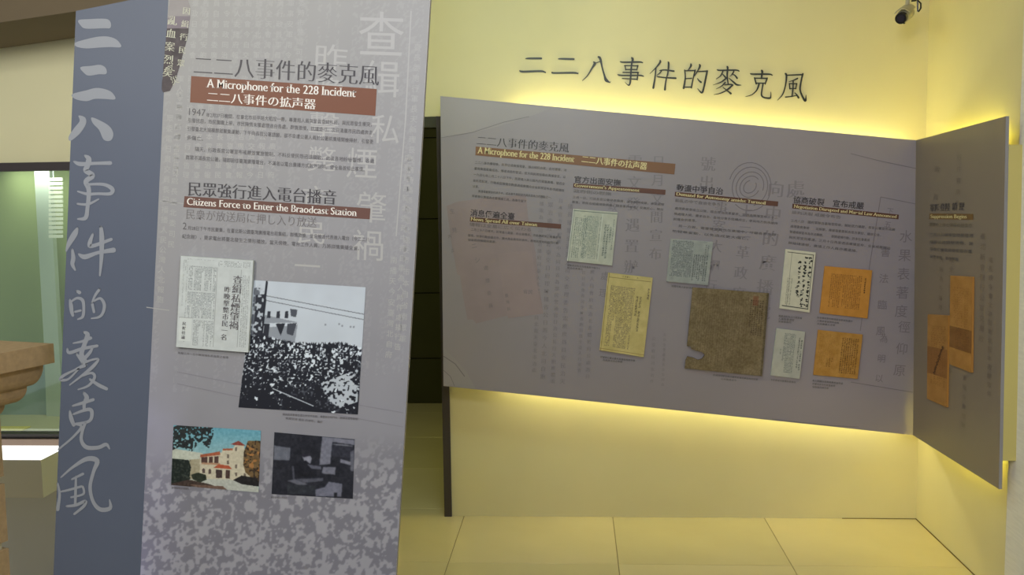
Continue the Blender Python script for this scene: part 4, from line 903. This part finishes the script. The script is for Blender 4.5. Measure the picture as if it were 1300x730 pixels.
# studio photograph
im = canvas(210, 160, (34, 36, 46)); f = quadmap(im, (735, 93), (1255, 135), (718, 490)); im += (fbm(160, 210, 50, 90)[..., None]-.5)*10
fp([(735, 178), (840, 195), (835, 275), (732, 270)], (104, 108, 120)); fp([(1045, 120), (1255, 140), (1255, 175), (1110, 155), (1095, 300), (1025, 305)], (118, 120, 134)); fp([(1112, 165), (1245, 180), (1235, 260), (1105, 250)], (46, 48, 60))
fp([(912, 240), (960, 232), (978, 262), (968, 295), (935, 292)], (140, 142, 156)); fp([(905, 240), (955, 230), (970, 245), (925, 255)], (40, 40, 52)); fp([(860, 300), (940, 275), (1010, 335), (1010, 380), (870, 390)], (24, 26, 36)); fp([(950, 300), (1035, 315), (1040, 335), (975, 330)], (96, 98, 112))
fp([(1050, 318), (1130, 320), (1125, 370), (1040, 360)], (116, 118, 132)); fp([(1160, 265), (1225, 285), (1225, 308), (1160, 290)], (124, 126, 140)); fp([(1225, 220), (1255, 200), (1250, 350), (1225, 345)], (96, 98, 110))
fp([(820, 405), (870, 395), (950, 430), (900, 438)], (100, 102, 114)); fp([(850, 310), (862, 312), (868, 400), (856, 400)], (80, 82, 94)); fp([(875, 395), (1050, 390), (1050, 410), (930, 420)], (84, 86, 98)); fp([(1085, 415), (1170, 430), (1165, 515), (1000, 510), (1000, 465), (1060, 450)], (112, 114, 130)); fp([(1118, 488), (1138, 490), (1136, 515), (1118, 515)], (30, 32, 40)); fp([(820, 425), (1000, 440), (1000, 495), (820, 490)], (44, 48, 56)); fp([(1115, 165), (1240, 178), (1240, 184), (1115, 172)], (130, 132, 144))
im = blur(im, 2)+(fbm(160, 210, 7, 95)[..., None]-.5)*30
grid('studio_photograph', PF_, [(348.5, 548.5), (450.5, 557.5), (448, 633), (345, 627)], im, M_print, fb, .0016, label='dark photograph of a person at a radio desk')
# mounted newspaper clipping, raised over the corner of the crowd picture
im = paper(200, 240, (196, 202, 200), 101, 8)
textmarks(im, 24, 100, 24, 88, 3, 3, 1, (104, 110, 112), 102, .62); textmarks(im, 24, 100, 92, 160, 3, 3, 1, (112, 118, 122), 103, .62); textmarks(im, 44, 100, 165, 232, 3, 3, 1, (110, 116, 118), 104, .58); textmarks(im, 8, 22, 10, 225, 3, 3, 2, (130, 136, 136), 105, .45); textmarks(im, 104, 196, 6, 24, 3, 3, 1, (120, 126, 126), 106, .5); textmarks(im, 172, 192, 40, 228, 3, 3, 2, (112, 118, 118), 107, .5); textmarks(im, 20, 98, 6, 10, 3, 3, 2, (130, 136, 136), 108, .3)
im[24:232, 102:103] = (120, 124, 124); im[26:228, 168:169] = (120, 124, 124); im[160:161, 4:44] = (120, 124, 124); im[161:222, 6:40] = (206, 212, 208)
dc = doc('newspaper_clipping', 'pale grey clipping raised over the corner of the crowd photograph', 'clipping', PF_, [(232, 324.5), (323.5, 330.5), (317, 446.5), (226, 439.5)], im, E_pale, .0025, .010)
g = Ink(PF_); g.col('查緝私煙肇禍', (304, 355), (299, 412), 12.5, MINGB).col('昨晚擊斃市民一名', (291, 367), (286.5, 427), 8.5, MINGB).col('民報社論', (236.5, 410), (235, 427), 5, MINGB)
g.link('headline_character', M_ink2, dc, .0140, split=True)
